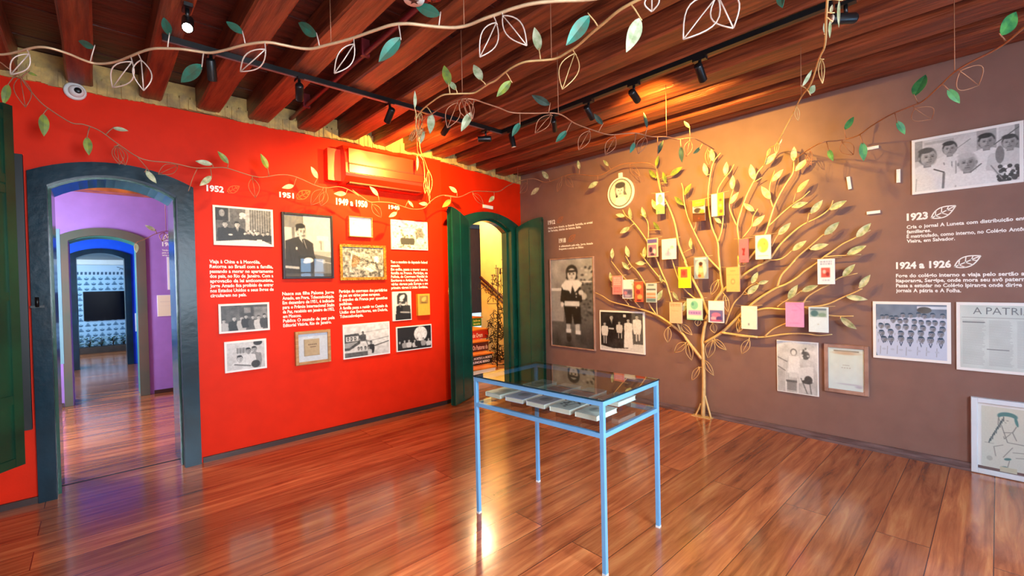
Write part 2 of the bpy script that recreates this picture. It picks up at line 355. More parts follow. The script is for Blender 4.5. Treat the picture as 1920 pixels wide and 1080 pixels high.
# ------------------------------------------------------------------ room
RY = 4.65; RX = 4.82; LX = -.55; ZB = 3.03; ZC = 3.22
BX, BY = 3.15, 4.65; BA = math.atan2(.33, 1.67); SEG = math.hypot(.33, 1.67)   # bent part of the red wall
def arc(x0, x1, zs, zt, n=14):
    "points from x0 to x1 on the circular arc through (x0,zs),(mid,zt),(x1,zs)"
    hw = (x1-x0)/2; sg = zt-zs; R = (hw*hw+sg*sg)/(2*sg); cx = (x0+x1)/2; cz = zt-R; a = math.asin(hw/R)
    return [(cx+R*math.sin(-a+2*a*i/n), cz+R*math.cos(-a+2*a*i/n)) for i in range(n+1)]
def wall(name, x0, x1, z1, y0, y1, holes, m, parent=None, loc=(0,0,0), rz=0, z0=0):
    "wall slab along x with arched openings (xa,xb,zs,zt)"
    b = MB(); x = x0
    for (xa, xb, zs, zt) in holes:
        b.box(x, xa, y0, y1, z0, z1)
        A = arc(xa, xb, zs, zt)
        for (p, q) in zip(A[:-1], A[1:]):
            b.prism([(p[0], p[1]), (q[0], q[1]), (q[0], z1), (p[0], z1)], y0, y1)
        x = xb
    b.box(x, x1, y0, y1, z0, z1)
    return b.build(name, m, parent, loc, rz)
def arch_frame(b, xo0, xo1, zso, zto, xi0, xi1, zsi, zti, y0, y1):
    "casing: posts and arched head between outer and inner outline"
    O = arc(xo0, xo1, zso, zto); I = arc(xi0, xi1, zsi, zti)
    b.prism([(xo0, 0), (xi0, 0), (xi0, zsi), (xo0, zso)], y0, y1); b.prism([(xi1, 0), (xo1, 0), (xo1, zso), (xi1, zsi)], y0, y1)
    for i in range(len(O)-1): b.prism([I[i], I[i+1], O[i+1], O[i]], y0, y1)

# floors
b = MB(); b.box(-2.2, 5.6, BACKY-.3, 4.9, -.06, 0); struct(b.build('floor', M_FLOOR))
b = MB(); b.box(-2.2, 3.0, 4.905, 15.4, -.06, -.002); struct(b.build('floor_next_rooms', M_FLOOR))
b = MB(); b.box(3.0, 6.2, 4.905, 8.2, -.06, -.002); struct(b.build('floor_stair_hall', M_FLOOR))
# walls of the main room
H1 = (-.255, .528, 2.285, 2.40)
struct(wall('wall_front', LX-.3, BX, 3.0, RY, RY+.42, [H1], M_RED))
H2 = (.48, 1.44, 2.27, 2.42)
struct(wall('wall_front_right', 0, SEG+.35, 2.99, 0, .13, [H2], M_RED, None, (BX, BY, 0), BA))
# rough raw plaster course above the red paint
def plaster(name, x0, x1, loc, rz, z0):
    b = MB(); x = x0
    while x < x1:
        w = random.uniform(.012, .03); xe = min(x+w, x1); jz = max(-.012, min(.016, (jz if x > x0 else 0)+random.uniform(-.005, .005)))
        b.box(x, xe, -.006-random.uniform(0, .018), .36, z0-.004+jz, ZC-random.uniform(.1, .13)); x = xe
    b.box(x0, x1, .01, .34, z0+.01, ZC-.005)
    return struct(b.build(name, M_PLAST, None, loc, rz))
plaster('trim_1', LX-.3, BX, (0, RY, 0), 0, 3.0); plaster('trim_2', 0, SEG+.3, (BX, BY, 0), BA, 2.99)
b = MB(); b.box(RX, RX+.3, BACKY, 5.4, 0, 3.15); struct(b.build('wall_right', M_BROWN))
b = MB(); b.box(LX-.3, LX, BACKY, RY, 0, ZC); struct(b.build('wall_left', M_WHITE))
bw = MB(); x = LX-.3
for (a, c, z0_, z1_) in WINB:
    bw.box(x, a, BACKY-.3, BACKY, 0, ZC); bw.box(a, c, BACKY-.3, BACKY, 0, z0_); bw.box(a, c, BACKY-.3, BACKY, z1_, ZC); x = c
bw.box(x, RX+.3, BACKY-.3, BACKY, 0, ZC); struct(bw.build('wall_back', M_WHITE))
for k, (a, c, z0_, z1_) in enumerate(WINB):
    w = empty('window_%d' % (k+1), ((a+c)/2, BACKY-.1, z0_)); struct(w); hw = (c-a)/2; wh = z1_-z0_
    f = MB(); f.box(-hw, hw, -.04, .04, 0, .06); f.box(-hw, hw, -.04, .04, wh-.06, wh)
    for q in (-hw, -.03, hw-.06): f.box(q, q+.06, -.04, .04, .06, wh-.06)
    for z in (wh*.27, wh*.5, wh*.73): f.box(-hw, hw, -.02, .02, z, z+.03)
    f.build('window_frame', M_GREEN, w); g = MB(); g.box(-hw+.05, hw-.05, -.004, .004, .05, wh-.05); g.build('pane', GLASS, w)
# ceiling boards and beams
b = MB(); y = BACKY-.3; k = 0
while y < 5.4:
    b.box(LX-.35, RX+.35, y, y+.226, ZC+(.004 if k % 2 else 0), ZC+.03); y += .23; k += 1
struct(b.build('ceiling', M_BOARD))
BEAMS = [(-.55, -.36), (-.12, .025), (.295, .435), (.665, .84), (1.055, 1.235), (1.475, 1.66), (1.88, 2.08), (2.26, 2.42), (2.65, 2.86), (3.02, 3.19), (3.42, 3.64), (3.80, 4.02), (4.20, 4.41), (4.66, 4.815)]
for k, (a, c) in enumerate(BEAMS):
    ye = RY+.2 if c < BX else RY+(c-BX)*.2+.15
    b = MB(); n = 14; ys = np.linspace(BACKY-.2, ye, n+1); zb = ZB+(.08 if k == 13 else 0)
    jit = [(random.uniform(-.006, .006), random.uniform(-.006, .006), random.uniform(-.004, .006)) for _ in ys]
    vs = []; fs = []
    for yv, (j0, j1, j2) in zip(ys, jit):
        c_ = .012; vs += [(a+j0, yv, ZC), (a+j0, yv, zb+c_+j2), (a+j0+c_, yv, zb+j2), (c+j1-c_, yv, zb+j2), (c+j1, yv, zb+c_+j2), (c+j1, yv, ZC)]
    for i in range(n):
        for j in range(5): fs.append((i*6+j, i*6+j+1, i*6+j+7, i*6+j+6))
    fs += [tuple(range(6)), tuple(n*6+j for j in range(6))[::-1]]
    b.add(vs, fs); struct(b.build('trim_%d' % (k+3), M_BEAM))
# skirtings
b = MB(); b.box(LX, -.335, RY-.02, RY, 0, .045); b.box(.64, BX, RY-.02, RY, 0, .045); struct(b.build('baseboard_front', M_DARKTRIM))
b = MB(); b.box(0, .31, -.02, 0, 0, .045); struct(b.build('baseboard_front_right', M_DARKTRIM, None, (BX, BY, 0), BA))
b = MB(); b.box(RX-.022, RX, BACKY, 4.9, 0, .06); b.box(RX-.035, RX-.022, BACKY, 4.9, 0, .022); struct(b.build('baseboard_right', M_GREYTRIM))
b = MB(); b.box(LX, LX+.02, BACKY, RY, 0, .06); struct(b.build('baseboard_left', M_GREYTRIM))

# door 1: arched casing, deep lining
d1 = struct(empty('door_1', (.136, RY, 0)))
def sh(x): return x-.136
b = MB(); arch_frame(b, sh(-.335), sh(.627), 2.35, 2.475, sh(-.24), sh(.512), 2.262, 2.378, -.035, .07); b.build('door_casing', M_TEALD, d1)
b = MB(); arch_frame(b, sh(-.262), sh(.534), 2.29, 2.405, sh(-.222), sh(.496), 2.25, 2.365, .07, .46); b.build('door_lining', M_GREEN, d1)
b = MB(); b.prism([(sh(-.33), 0), (sh(-.33), .001), (sh(.63), .001), (sh(.63), 0)], .23, .262); b.build('threshold_gap', M_DARKTRIM, d1)
b = MB(); b.cyl((sh(-.305), -.05, 1.39), (sh(-.305), -.05, 1.46), .01); b.box(sh(-.34), sh(-.27), -.045, -.035, 1.385, 1.4); b.build('hinge', M_BLACK, d1)

# door 2 in the bent part with two open leaves
d2 = struct(empty('door_2', (BX+.95*math.cos(BA), BY+.95*math.sin(BA), 0), BA))
b = MB(); arch_frame(b, .33-.95, 1.61-.95, 2.34, 2.475, .50-.95, 1.42-.95, 2.24, 2.385, -.02, .05); b.build('door_casing', M_GREEN, d2)
b = MB(); arch_frame(b, .49-.95, 1.43-.95, 2.26, 2.40, .53-.95, 1.39-.95, 2.22, 2.36, .05, .14); b.build('door_lining', M_GREEN, d2)
def leaf(hx, hy, fx, fy, name):
    L = math.hypot(fx-hx, fy-hy); a = math.atan2(fy-hy, fx-hx); inv = d2.matrix_basis.inverted()
    e = MB(); t = .022; n = 8
    top = [(L*i/n, 2.30+.115*math.sin(math.pi/2*i/n)) for i in range(n+1)]
    e.prism([(0, .015), (L, .015)]+top[::-1], -t, t)
    for q in (L*.5,): e.box(q-.006, q+.006, -t-.006, t+.006, .02, 2.38)
    e.box(L-.03, L, -t-.012, t+.012, .02, 2.39)
    o = e.build(name, M_GREEN, d2)
    w = Matrix.Translation((hx, hy, 0)) @ Matrix.Rotation(a, 4, 'Z')
    o.matrix_basis = inv @ w; return o
D2M = Matrix.Translation((BX+.95*math.cos(BA), BY+.95*math.sin(BA), 0)) @ Matrix.Rotation(BA, 4, 'Z'); d2.matrix_basis = D2M
l1 = leaf(3.56, 4.68, 3.136, 4.467, 'door_leaf'); l2 = leaf(4.66, 4.90, 4.735, 4.45, 'door_leaf')
b = MB(); b.box(.4, .46, -.045, -.03, 1.36, 1.44); b.cyl((.43, -.06, 1.4), (.43, -.03, 1.4), .014, 10); b.build('latch', M_BRASS, l1)

# shutters by the left wall
sh_ = struct(empty('window_3', (LX, 3.62, .5), math.atan2(3.86-3.62, -.343+.55)))
Ls = math.hypot(.24, .207)
b = MB(); b.box(0, Ls, -.014, .014, 0, 2.06)
for z in (0, .36, .95, 1.56, 1.62, 1.98): b.box(.0, Ls, -.022, .022, z, z+.05)
b.box(Ls-.05, Ls, -.024, .024, 0, 2.07); b.build('shutter_leaf', M_DGREEN, sh_)
s2 = struct(empty('window_4', (-.55, 4.45, .57)))
b = MB(); b.box(0, .212, -.015, .015, 0, 1.85); b.box(.17, .212, -.022, .022, 0, 1.85); b.build('shutter_leaf', M_BLACK, s2)

# ------------------------------------------------------------------ rooms seen through door 1
P2 = 8.22
wl = wall('wall_purple_far', -2.2, 3.0, 3.1, P2, P2+.42, [(-.246, .45, 2.155, 2.245)], M_PURPLE); struct(wl)
b = MB(); b.box(2.9, 3.2, RY+.42, P2, 0, 3.1); struct(b.build('wall_purple_right', M_PURPLE))
struct(wall('wall_blue_far', -2.2, 3.0, 3.0, 11.87, 12.25, [(-.30, .47, 2.17, 2.275)], M_BLUE))
b = MB(); b.box(2.9, 3.2, P2+.42, 11.87, 0, 3.1); struct(b.build('wall_blue_right', M_BLUE))
b = MB(); b.box(2.9, 3.2, 12.25, 15.3, 0, 3.1); struct(b.build('wall_hall_right', M_WHITE))
lw = MB(); lx0, lx1 = -1.8, -1.5
yy = RY+.42
for (a, c) in ((6.05, 7.35), (9.55, 10.85), (12.85, 14.15)):
    lw.box(lx0, lx1, yy, a, 0, 3.1); lw.box(lx0, lx1, a, c, 0, .85); lw.box(lx0, lx1, a, c, 2.55, 3.1); yy = c
lw.box(lx0, lx1, yy, 15.5, 0, 3.1); struct(lw.build('wall_next_rooms_left', M_WHITE))
b = MB(); b.box(-2.2, 3.2, 15.05, 15.3, 0, 3.1); struct(b.build('wall_hall_far', M_WHITE))
b = MB(); b.box(-2.2, 3.2, 12.26, 15.04, 2.25, 2.3); struct(b.build('ceiling_far_hall', M_BLACK))
b = MB(); b.box(-2.2, 3.2, RY+.43, 12.2, 2.98, 3.04); struct(b.build('ceiling_next_rooms', M_BOARD))
b = MB(); b.box(-2.2, 2.9, P2-.25, P2-.02, 2.80, 2.97); struct(b.build('trim_17', mat('orange_wood', (200, 110, 50), .5, rgb2=(120, 52, 30), scale=5)))
b = MB(); b.box(.58, 2.9, P2-.02, P2, 0, .05); b.box(-1.5, -.34, P2-.02, P2, 0, .05); struct(b.build('baseboard_purple', M_DARKTRIM))
d3 = struct(empty('door_3', (.1, P2, 0)))
b = MB(); arch_frame(b, -.43, .432, 2.222, 2.338, -.352, .326, 2.15, 2.236, -.03, .05); b.build('door_casing', mat('grey_brown_paint', (100, 78, 66), .4, rgb2=(60, 78, 66), scale=1.2), d3)
b = MB(); arch_frame(b, -.36, .37, 2.16, 2.25, -.35, .33, 2.14, 2.228, .05, .44); b.build('door_lining', mat('sea_green_paint', (40, 130, 110), .35), d3)
d4 = struct(empty('door_4', (.1, 11.87, 0)))
b = MB(); arch_frame(b, -.44, .43, 2.2, 2.31, -.36, .33, 2.12, 2.22, -.03, .4); b.build('door_casing', M_TEALD, d4)
# brown and pale shutter by the left of the purple room
s5 = struct(empty('window_5', (-.42, 7.0, .62)))
b = MB(); b.box(-.6, .1, -.02, .02, 0, 1.7); b.build('shutter_leaf', M_DBROWN, s5)
b = MB(); b.box(.1, .145, -.03, .03, .08, 1.56); b.build('shutter_edge', M_PALETEAL, s5)

# hall wall: patterned banner, screen, plants
pb = empty('tile_mural', (.6, 15.03, .1), 0, label='white and blue patterned tile panel on the farthest wall seen through the left doorway', cat='tile panel')
A = Pic(1.9/1.76, 150, (176, 206, 226))
A.r(0, 0, 1, 1, (170, 205, 228))
nx, nz = 15, 14
for i in range(nx):
    for j in range(nz):
        x = (i+.5)/nx; y = (j+.5)/nz; dk = (24, 62, 92)
        if (i+j) % 2: A.e(x, y+.008, .02, .018, dk).e(x, y-.006, .016, .016, (170, 205, 228)).e(x, y-.004, .004, .006, dk)
        else: A.l(x-.02, y+.016, x, y-.02, .003, dk).l(x, y-.02, x+.02, y+.016, .003, dk).l(x-.022, y+.018, x+.022, y+.018, .005, dk).e(x, y+.006, .007, .007, dk)
A.mesh('tile_panel', -.95, .95, 0, 1.76, 0, pb)
b = MB(); b.box(-.95, .95, .002, .018, 0, 1.76); b.build('panel_back', M_WHITE, pb)
bn = empty('hall_banner', (.6, 15.048, 1.86), 0, label='pale banner with faint script above the black screen in the farthest room', cat='banner')
A = Pic(1.9/.26, 240, (186, 208, 226))
for i in range(26): A.r((i+.2)/26, .78, (i+.75)/26, .9, (40, 70, 96)); A.e((i+.5)/26, .72, .012, .06, (40, 70, 96))
for i in range(9): A.l(.42+i*.022, .45-.1*(i % 2), .435+i*.022, .3+.12*(i % 3), .03, (90, 105, 120))
A.l(.40, .2, .48, .38, .03, (80, 100, 120)); A.l(.5, .3, .62, .2, .02, (80, 100, 120))
A.mesh('banner_face', -.95, .95, 0, .26, -.021, bn); b = MB(); b.box(-.95, .95, -.02, 0, 0, .26); b.build('banner_board', M_WHITE, bn)
sc = empty('black_screen', (.35, 14.97, .76), 0, label='black flat screen on the patterned far wall seen through three doorways', cat='screen')
b = MB(); b.bbox(-.58, .58, 0, .06, 0, .71, .01); b.build('screen_body', M_BLACK, sc); b = MB(); b.box(-.565, .565, -.003, 0, .015, .695); b.build('display', M_SCREEN, sc)
pl = empty('low_planter', (.5, 14.78, 0), 0, label='low stone planter bed along the foot of the farthest wall', cat='planter')
b = MB(); b.box(-1.0, 1.0, -.16, .18, 0, .14); b.build('planter_box', M_SOIL, pl)
plant_at = [(-.34, 'dark leafy plant in the planter, leftmost of the row below the screen'), (-.14, 'dark leafy plant in the planter, second from the left below the screen'), (.07, 'dark leafy plant in the planter, middle of the row below the screen'), (.28, 'dark leafy plant in the planter, second from the right below the screen'), (.48, 'dark leafy plant in the planter, rightmost in the doorway view')]
for (px, lb) in plant_at:
    p = empty('leafy_plant', (px, 14.74, .142), 0, label=lb, cat='plant', group='plants in the planter of the farthest room')
    b = MB(); st = MB()
    for i in range(46):
        a = random.uniform(0, 6.28); rr = random.uniform(.01, .055); z = random.uniform(.03, .24); L = random.uniform(.06, .09)
        c_ = np.array([rr*math.cos(a), rr*math.sin(a)*.8, z]); d = np.array([math.cos(a), math.sin(a), random.uniform(-.3, .6)]); d /= np.linalg.norm(d); w = np.cross(d, [0, 0, 1.]); w /= np.linalg.norm(w)
        b.add([c_, c_+d*L*.5+w*L*.28, c_+d*L, c_+d*L*.5-w*L*.28, c_+d*L*.5+np.array([0, 0, .01])], [(0, 1, 4), (1, 2, 4), (2, 3, 4), (3, 0, 4)])
        if i % 4 == 0: st.tube([(0, 0, 0), c_*.6+np.array([0, 0, .02]), c_], .004, 4)
    b.build('foliage', M_PLANT, p); st.build('stems', M_SOIL, p)

# ------------------------------------------------------------------ text
_tc = {}
FC = bpy.data.curves.new('tmp', 'FONT'); FO = bpy.data.objects.new('tmp', FC); COL.objects.link(FO)
def word(s, bold=.018, shear=0):
    k = (s, bold, shear)
    if k in _tc: return _tc[k]
    FC.body = s; FC.size = 1; FC.offset = bold; FC.shear = shear; FC.resolution_u = 2; FC.extrude = 0; FC.fill_mode = 'FRONT'
    dg = bpy.context.evaluated_depsgraph_get(); FO.update_tag(); bpy.context.view_layer.update(); ev = FO.evaluated_get(bpy.context.evaluated_depsgraph_get())
    me = ev.to_mesh(); vs = np.array([v.co[:] for v in me.vertices]) if len(me.vertices) else np.zeros((1, 3)); fs = [tuple(p.vertices) for p in me.polygons]
    ev.to_mesh_clear(); _tc[k] = (vs, fs, vs[:, 0].min(), vs[:, 0].max()); return _tc[k]
def serifs(s): return s
def put_word(b, s, x, z, sz, w=None, y=0, bold=.018, shear=0):
    "left-aligned word at x, baseline z; scaled to width w when given; returns the right end"
    vs, fs, a, c = word(s, bold, shear)
    sx = sz if w is None else w/max(c-a, 1e-6)
    b.add([(x+(v[0]-a)*sx, y, z+v[1]*sz) for v in vs], fs); return x+(c-a)*sx
def put_line(b, s, x0, x1, z, sz, just=True, y=0, bold=.018, shear=0):
    ws = s.split(' '); W_ = [word(w, bold, shear) for w in ws]; tot = sum(w[3]-w[2] for w in W_)
    cnt = len(s); full = x1-x0
    if just: sp_ = .32; sx = full/(tot+sp_*(len(ws)-1)); sx = min(sx, sz*1.35); gap = (full-tot*sx)/max(1, len(ws)-1)
    else: sx = sz; gap = .32*sx
    x = x0
    for w in W_:
        b.add([(x+(v[0]-w[2])*sx, y, z+v[1]*sz) for v in w[0]], w[1]); x += (w[3]-w[2])*sx+gap
def leaf_icon(b, x, z, L, a, y=0, t=.06):
    "outlined leaf emblem from (x,z), length L, angle a"
    def T(p): u, v = p; return (x+L*(u*math.cos(a)-v*math.sin(a)), z+L*(u*math.sin(a)+v*math.cos(a)))
    n = 12; up = [(i/n, .24*math.sin(math.pi*(i/n)**.9)) for i in range(n+1)]; dn = [(u, -v) for u, v in up]
    def seg(p, q, w):
        p = np.array(T(p)); q = np.array(T(q)); d = q-p; d /= (np.linalg.norm(d)+1e-9); nn = np.array([-d[1], d[0]])*w*L/2
        b.add([(k[0], y, k[1]) for k in (p-nn, q-nn, q+nn, p+nn)], [(0, 1, 2, 3)])
    for c in (up, dn):
        for i in range(n): seg(c[i], c[i+1], t)
    seg((0, 0), (.95, 0), t)
    for u in (.25, .5, .72):
        k = .22*math.sin(math.pi*min(1, u+.08)**.9); seg((u-.08, 0), (u+.06, k), t*.8); seg((u-.08, 0), (u+.06, -k), t*.8)

class Wall:
    "frame of reference on a wall: local x along the wall, z up, -y out of the wall"
    def __init__(s, ax, v): s.ax = ax; s.v = v; s.rz = 0 if ax == 'y' else -R90
    def uz(s, x, y, off=0):
        P = hit(x, y, s.ax, s.v-off); return (P[0] if s.ax == 'y' else -P[1], P[2])
    def rect(s, q, off=0):
        U = [s.uz(*p, off=off) for p in q]      # TL TR BR BL
        return ((U[0][0]+U[3][0])/2, (U[1][0]+U[2][0])/2, (U[2][1]+U[3][1])/2, (U[0][1]+U[1][1])/2)
    def world(s, u, z, off=0): return (u, s.v-off, z) if s.ax == 'y' else (s.v-off, -u, z)
WR = Wall('y', RY); WB = Wall('x', RX)

def text_block(wl, q, lines, label, head=None, hq=None, lastshort=(), name='wall_lettering', pitch=None, factor=1.0, fracs={}, emblem=None):
    u0, u1, z0, z1 = wl.rect(q); u1 = u0+(u1-u0)*factor; n = len(lines); p = (z1-z0)/n
    e = empty(name, wl.world((u0+u1)/2, z0, .001), wl.rz, label=label, cat='wall text'); um = (u0+u1)/2
    b = MB(); sz = p*1.0
    for i, s in enumerate(lines):
        fr = fracs.get(i, 1.0); put_line(b, s, u0-um, u0-um+(u1-u0)*fr, z1-z0-p*(i+.82), sz, True, bold=.03)
    b.build('paragraph', M_LETTER, e)
    if head:
        a0, a1, c0, c1 = wl.rect(hq); b = MB(); hh = (c1-c0); put_word(b, head, a0-um, c0-z0, hh/.72, a1-a0, bold=.045)
        b.build('year_heading', M_LETTER, e)
    if emblem:
        (px, py), (qx, qy), m = emblem; A = wl.uz(px, py); B = wl.uz(qx, qy); b = MB()
        L = math.hypot(B[0]-A[0], B[1]-A[1]); leaf_icon(b, A[0]-um, A[1]-z0, L, math.atan2(B[1]-A[1], B[0]-A[0]), t=.05); b.build('leaf_emblem', m, e)
    return e
Q = lambda *a: [(a[i], a[i+1]) for i in range(0, 8, 2)]
text_block(WR, Q(393,486,512,487.5,513,556,394,558), ["Viaja à China e à Mongólia.", "Retorna ao Brasil com a família,", "passando a morar no apartamento", "dos pais, no Rio de Janeiro. Com a", "aprovação da lei anticomunista,", "Jorge Amado fica proibido de entrar", "nos Estados Unidos e seus livros de", "circularem no país."],
  'white lettering headed 1952 on the red wall, below the banquet photograph', '1952', Q(387,347.5,419.6,349,419.6,360,387,358.5), fracs={0: .79, 7: .55}, emblem=((426, 361), (449, 349), M_EMO))
text_block(WR, Q(530,546,627,544.5,627,609,530,613), ["Nasce sua filha Paloma Jorge", "Amado, em Praga, Tchecoslováquia.", "Em dezembro de 1951, é indicado", "para o Prêmio Internacional Stalin", "da Paz, recebido em janeiro de 1952,", "em Moscou.", "Publica O mundo da paz pela", "Editorial Vitória, Rio de Janeiro."],
  'white lettering headed 1951 on the red wall, below the portrait at a desk', '1951', Q(523.6,360,551,362,551,371.5,523.6,369.5), fracs={5: .34, 7: .93}, emblem=((555, 372), (582, 358), M_EMO))
text_block(WR, Q(636,542.5,726,540,727,592,637,597), ["Participa do congresso dos partidários", "da paz em vários países europeus.", "É expulso da França por questões", "políticas.", "A família passa a residir no Castelo da", "União dos Escritores, em Dobris,", "Tchecoslováquia."],
  'white lettering headed 1949 a 1950 on the red wall, below the gilt framed picture', '1949 a 1950', Q(630,372.5,689,376,689,387.5,630,384), fracs={1: .84, 3: .25, 6: .47})
text_block(WR, Q(733,488,801.5,488.5,802,541.5,733,543), ["Tem o mandato de deputado federal", "cassado.", "Em exílio, passa a morar com a", "família na França. Participa, na", "Polônia, do Congresso Mundial de", "Escritores e Artistas pela Paz. Faz", "várias viagens pela Europa e em", "primeira viagem à União Soviética."],
  'white lettering headed 1948 on the red wall, nearest to the green door leaf', '1948', Q(728.6,384.5,749,386,749,393,728.6,391.5), fracs={1: .24})
text_block(WB, Q(1027.6,425,1111,414.5,1111,424.5,1028,437), ["Nasce Jorge Amado, na fazenda Auricídia, no arraial", "de Ferradas, distrito de Itabuna, Bahia."],
  'small white lettering headed 1912 on the brown wall beside the green door leaf', '1912', Q(1027.6,413.5,1041,412,1041,419.5,1027.6,421), fracs={1: .76}, emblem=((1045, 418), (1056, 406), M_EMB))
text_block(WB, Q(1048,460,1112,453,1112,463,1048,471), ["A alfabetizado pela mãe, Jorge Amado", "frequenta a escola em Ilhéus."],
  'small white lettering headed 1918 above the framed photograph of the standing child', '1918', Q(1048,447.5,1061,446,1061,454,1048,455.5), fracs={1: .74}, emblem=((1066, 453), (1079, 440), M_EMB))
text_block(WB, Q(1700,422,1920,404,1920,439,1700,461.5), ["Cria o jornal A Luneta com distribuição entre", "familiares.", "É matriculado, como interno, no Colégio Antônio", "Vieira, em Salvador."],
  'large white lettering headed 1923 with a leaf emblem, below the photograph of five men', '1923', Q(1700,400.5,1740,397,1740,410,1700,413.5), factor=1.06, fracs={1: .22, 3: .42}, emblem=((1746, 409), (1792, 385.5), M_LETTER))
text_block(WB, Q(1680,513.5,1920,506.5,1920,547,1680,552), ["Foge do colégio interno e viaja pelo sertão até", "Itaporanga, Sergipe, onde mora seu avô paterno.", "Passa a estudar no Colégio Ipiranga onde dirige os", "jornais A pátria e A Folha."],
  'large white lettering headed 1924 a 1926 with a leaf emblem, above the class photograph', '1924 a 1926', Q(1680,491,1783.5,489,1783.5,501.5,1680,503.5), factor=1.05, fracs={3: .52}, emblem=((1789.5, 500.5), (1839, 479.5), M_LETTER))

# ------------------------------------------------------------------ pictures on the walls
def picture(wl, q, paint, label, name='mounted_photograph', border=.012, depth=.018, frame=None, fw=0, mat_w=0, glass=False, off=None, n=None, edge=None, back=None):
    u0, u1, z0, z1 = wl.rect(q, depth); w = (u1-u0); h = z1-z0
    e = empty(name, wl.world((u0+u1)/2, z0, 0.001), wl.rz, label=label, cat='picture' if frame else 'photograph')
    hw = w/2
    if frame:
        b = MB()
        for (a, c, d, f) in ((-hw, -hw+fw, 0, h), (hw-fw, hw, 0, h), (-hw+fw, hw-fw, 0, fw), (-hw+fw, hw-fw, h-fw, h)): b.bbox(a, c, -depth, 0, d, f, .003)
        if frame is M_GOLD:
            k = int(2*(w+h)/.018)
            for i in range(int(w/.018)):
                for zz in (.004, h-.004): b.box(-hw+i*.018+.004, -hw+i*.018+.014, -depth-.004, -depth, zz-.004, zz+.004)
            for i in range(int(h/.018)):
                for xx in (-hw+.004, hw-.004): b.box(xx-.004, xx+.004, -depth-.004, -depth, i*.018+.004, i*.018+.014)
        b.build('frame', frame, e)
        b = MB(); b.box(-hw+fw, hw-fw, -depth*.5, -.001, fw, h-fw); b.build('mount', back or M_BOARDW, e)
        bd = fw+mat_w; yy = -depth*.5-.0012
    else:
        b = MB(); b.bbox(-hw, hw, -depth, 0, 0, h, .002); b.build('mount_board', edge or M_BOARDW, e); bd = border; yy = -depth-.0012
    if paint:
        pw, ph = w-2*bd, h-2*bd; pic = Pic(pw/ph, n or int(max(40, 1.15*abs(q[1][0]-q[0][0])))); paint(pic)
        pic.mesh('print', -hw+bd, hw-bd, bd, h-bd, yy, e)
    if glass:
        b = MB(); b.box(-hw+fw*.9, hw-fw*.9, -depth*.85, -depth*.75, fw*.9, h-fw*.9); b.build('glass', PGLASS, e)
    return e
def dinner(p):
    p.g(.42, .3); p.r(.0, 0, .22, .36, .12).r(.22, 0, .25, .38, .6).e(.11, .15, .05, .1, .6)
    for i in range(9): p.r(.62+i*.045, 0, .64+i*.045, .75, .62)
    p.r(.52, 0, .6, .8, .75); p.e(.47, .17, .06, .07, .9).e(.44, .26, .03, .03, .9).e(.51, .25, .03, .03, .85).n(.08, 30)
    p.person(.16, .46, .085, .1, .8, .2, 7).person(.37, .46, .085, .12, .85, .08, 7, shirt=.9)
    for x in (.52, .58, .66, .75, .84, .93): p.person(x, .68+.02*math.sin(x*40), .05, .15, .8, .2, 5)
    for x in (.5, .6, .63, .68, .72, .7): p.e(x, .66+.06*math.sin(x*90), .02, .03, .85)
    p.p([(0, 1), (0, .95), (.5, .88), (.85, .9), (1, 1)], .92); p.e(.25, .75, .04, .025, .9); p.r(.72, .86, .82, .97, .88).n(.05, 60)
def desk(p):
    p.g(.86, .78); p.r(0, 0, .4, .2, .55); p.r(.16, .2, .22, .5, .5).r(.38, 0, .4, .25, .5); p.n(.03, 10)
    p.r(.68, .32, .95, .4, .92).r(.74, .4, .8, .44, .6).l(.78, .44, .78, .55, .01, .5).r(.84, .4, .98, .62, .9).r(.6, .58, 1, .66, .7)
    p.p([(.55, .62), (1, .68), (1, .95), (.6, .95)], .45).l(.6, .72, 1, .78, .008, .75).r(.8, .72, .86, .78, .7)
    p.p([(.02, .42), (.2, .37), (.32, .34), (.5, .4), (.6, .45), (.62, .62), (.66, .72), (.6, .95), (.0, .97)], .2)
    p.e(.345, .235, .105, .105, .1, .12).e(.37, .275, .082, .11, .82, .18).e(.34, .172, .1, .04, .1, .3).e(.42, .3, .04, .08, .62, .8, al=.6)
    for q in (-1, 1): p.e(.385+q*.036, .265, .018, .008, .15, .5).l(.365+q*.036, .243, .405+q*.036, .24, .004, .12)
    p.l(.4, .27, .41, .31, .005, .5).l(.365, .333, .43, .328, .006, .1).l(.38, .352, .42, .35, .003, .4).e(.27, .28, .02, .035, .75)
    p.p([(.3, .36), (.41, .40), (.47, .55)], .93).l(.38, .4, .44, .54, .014, .12).e(.25, .54, .02, .025, .9).l(.1, .5, .14, .78, .004, .1)
    p.e(.5, .73, .1, .045, .88).e(.44, .76, .06, .025, .8).p([(0, .82), (.3, .84), (.3, .88), (0, .86)], .75)
    p.r(0, .95, 1, 1, .3).n(.03, 50)
def crowd(p, rows, bg=.35, cl=(.85, .2), seed=1, fl=.4, face=.75):
    rr = random.Random(seed); p.g(bg, fl); p.n(.06, 14)
    for (y, r, n, x0, x1) in rows:
        for i in range(n):
            x = x0+(x1-x0)*(i+.5)/n+rr.uniform(-.01, .01); p.person(x, y+rr.uniform(-.012, .012), r, rr.choice(cl), face, rr.uniform(.08, .25), rr.uniform(5, 7), wide=rr.uniform(.85, 1.05))
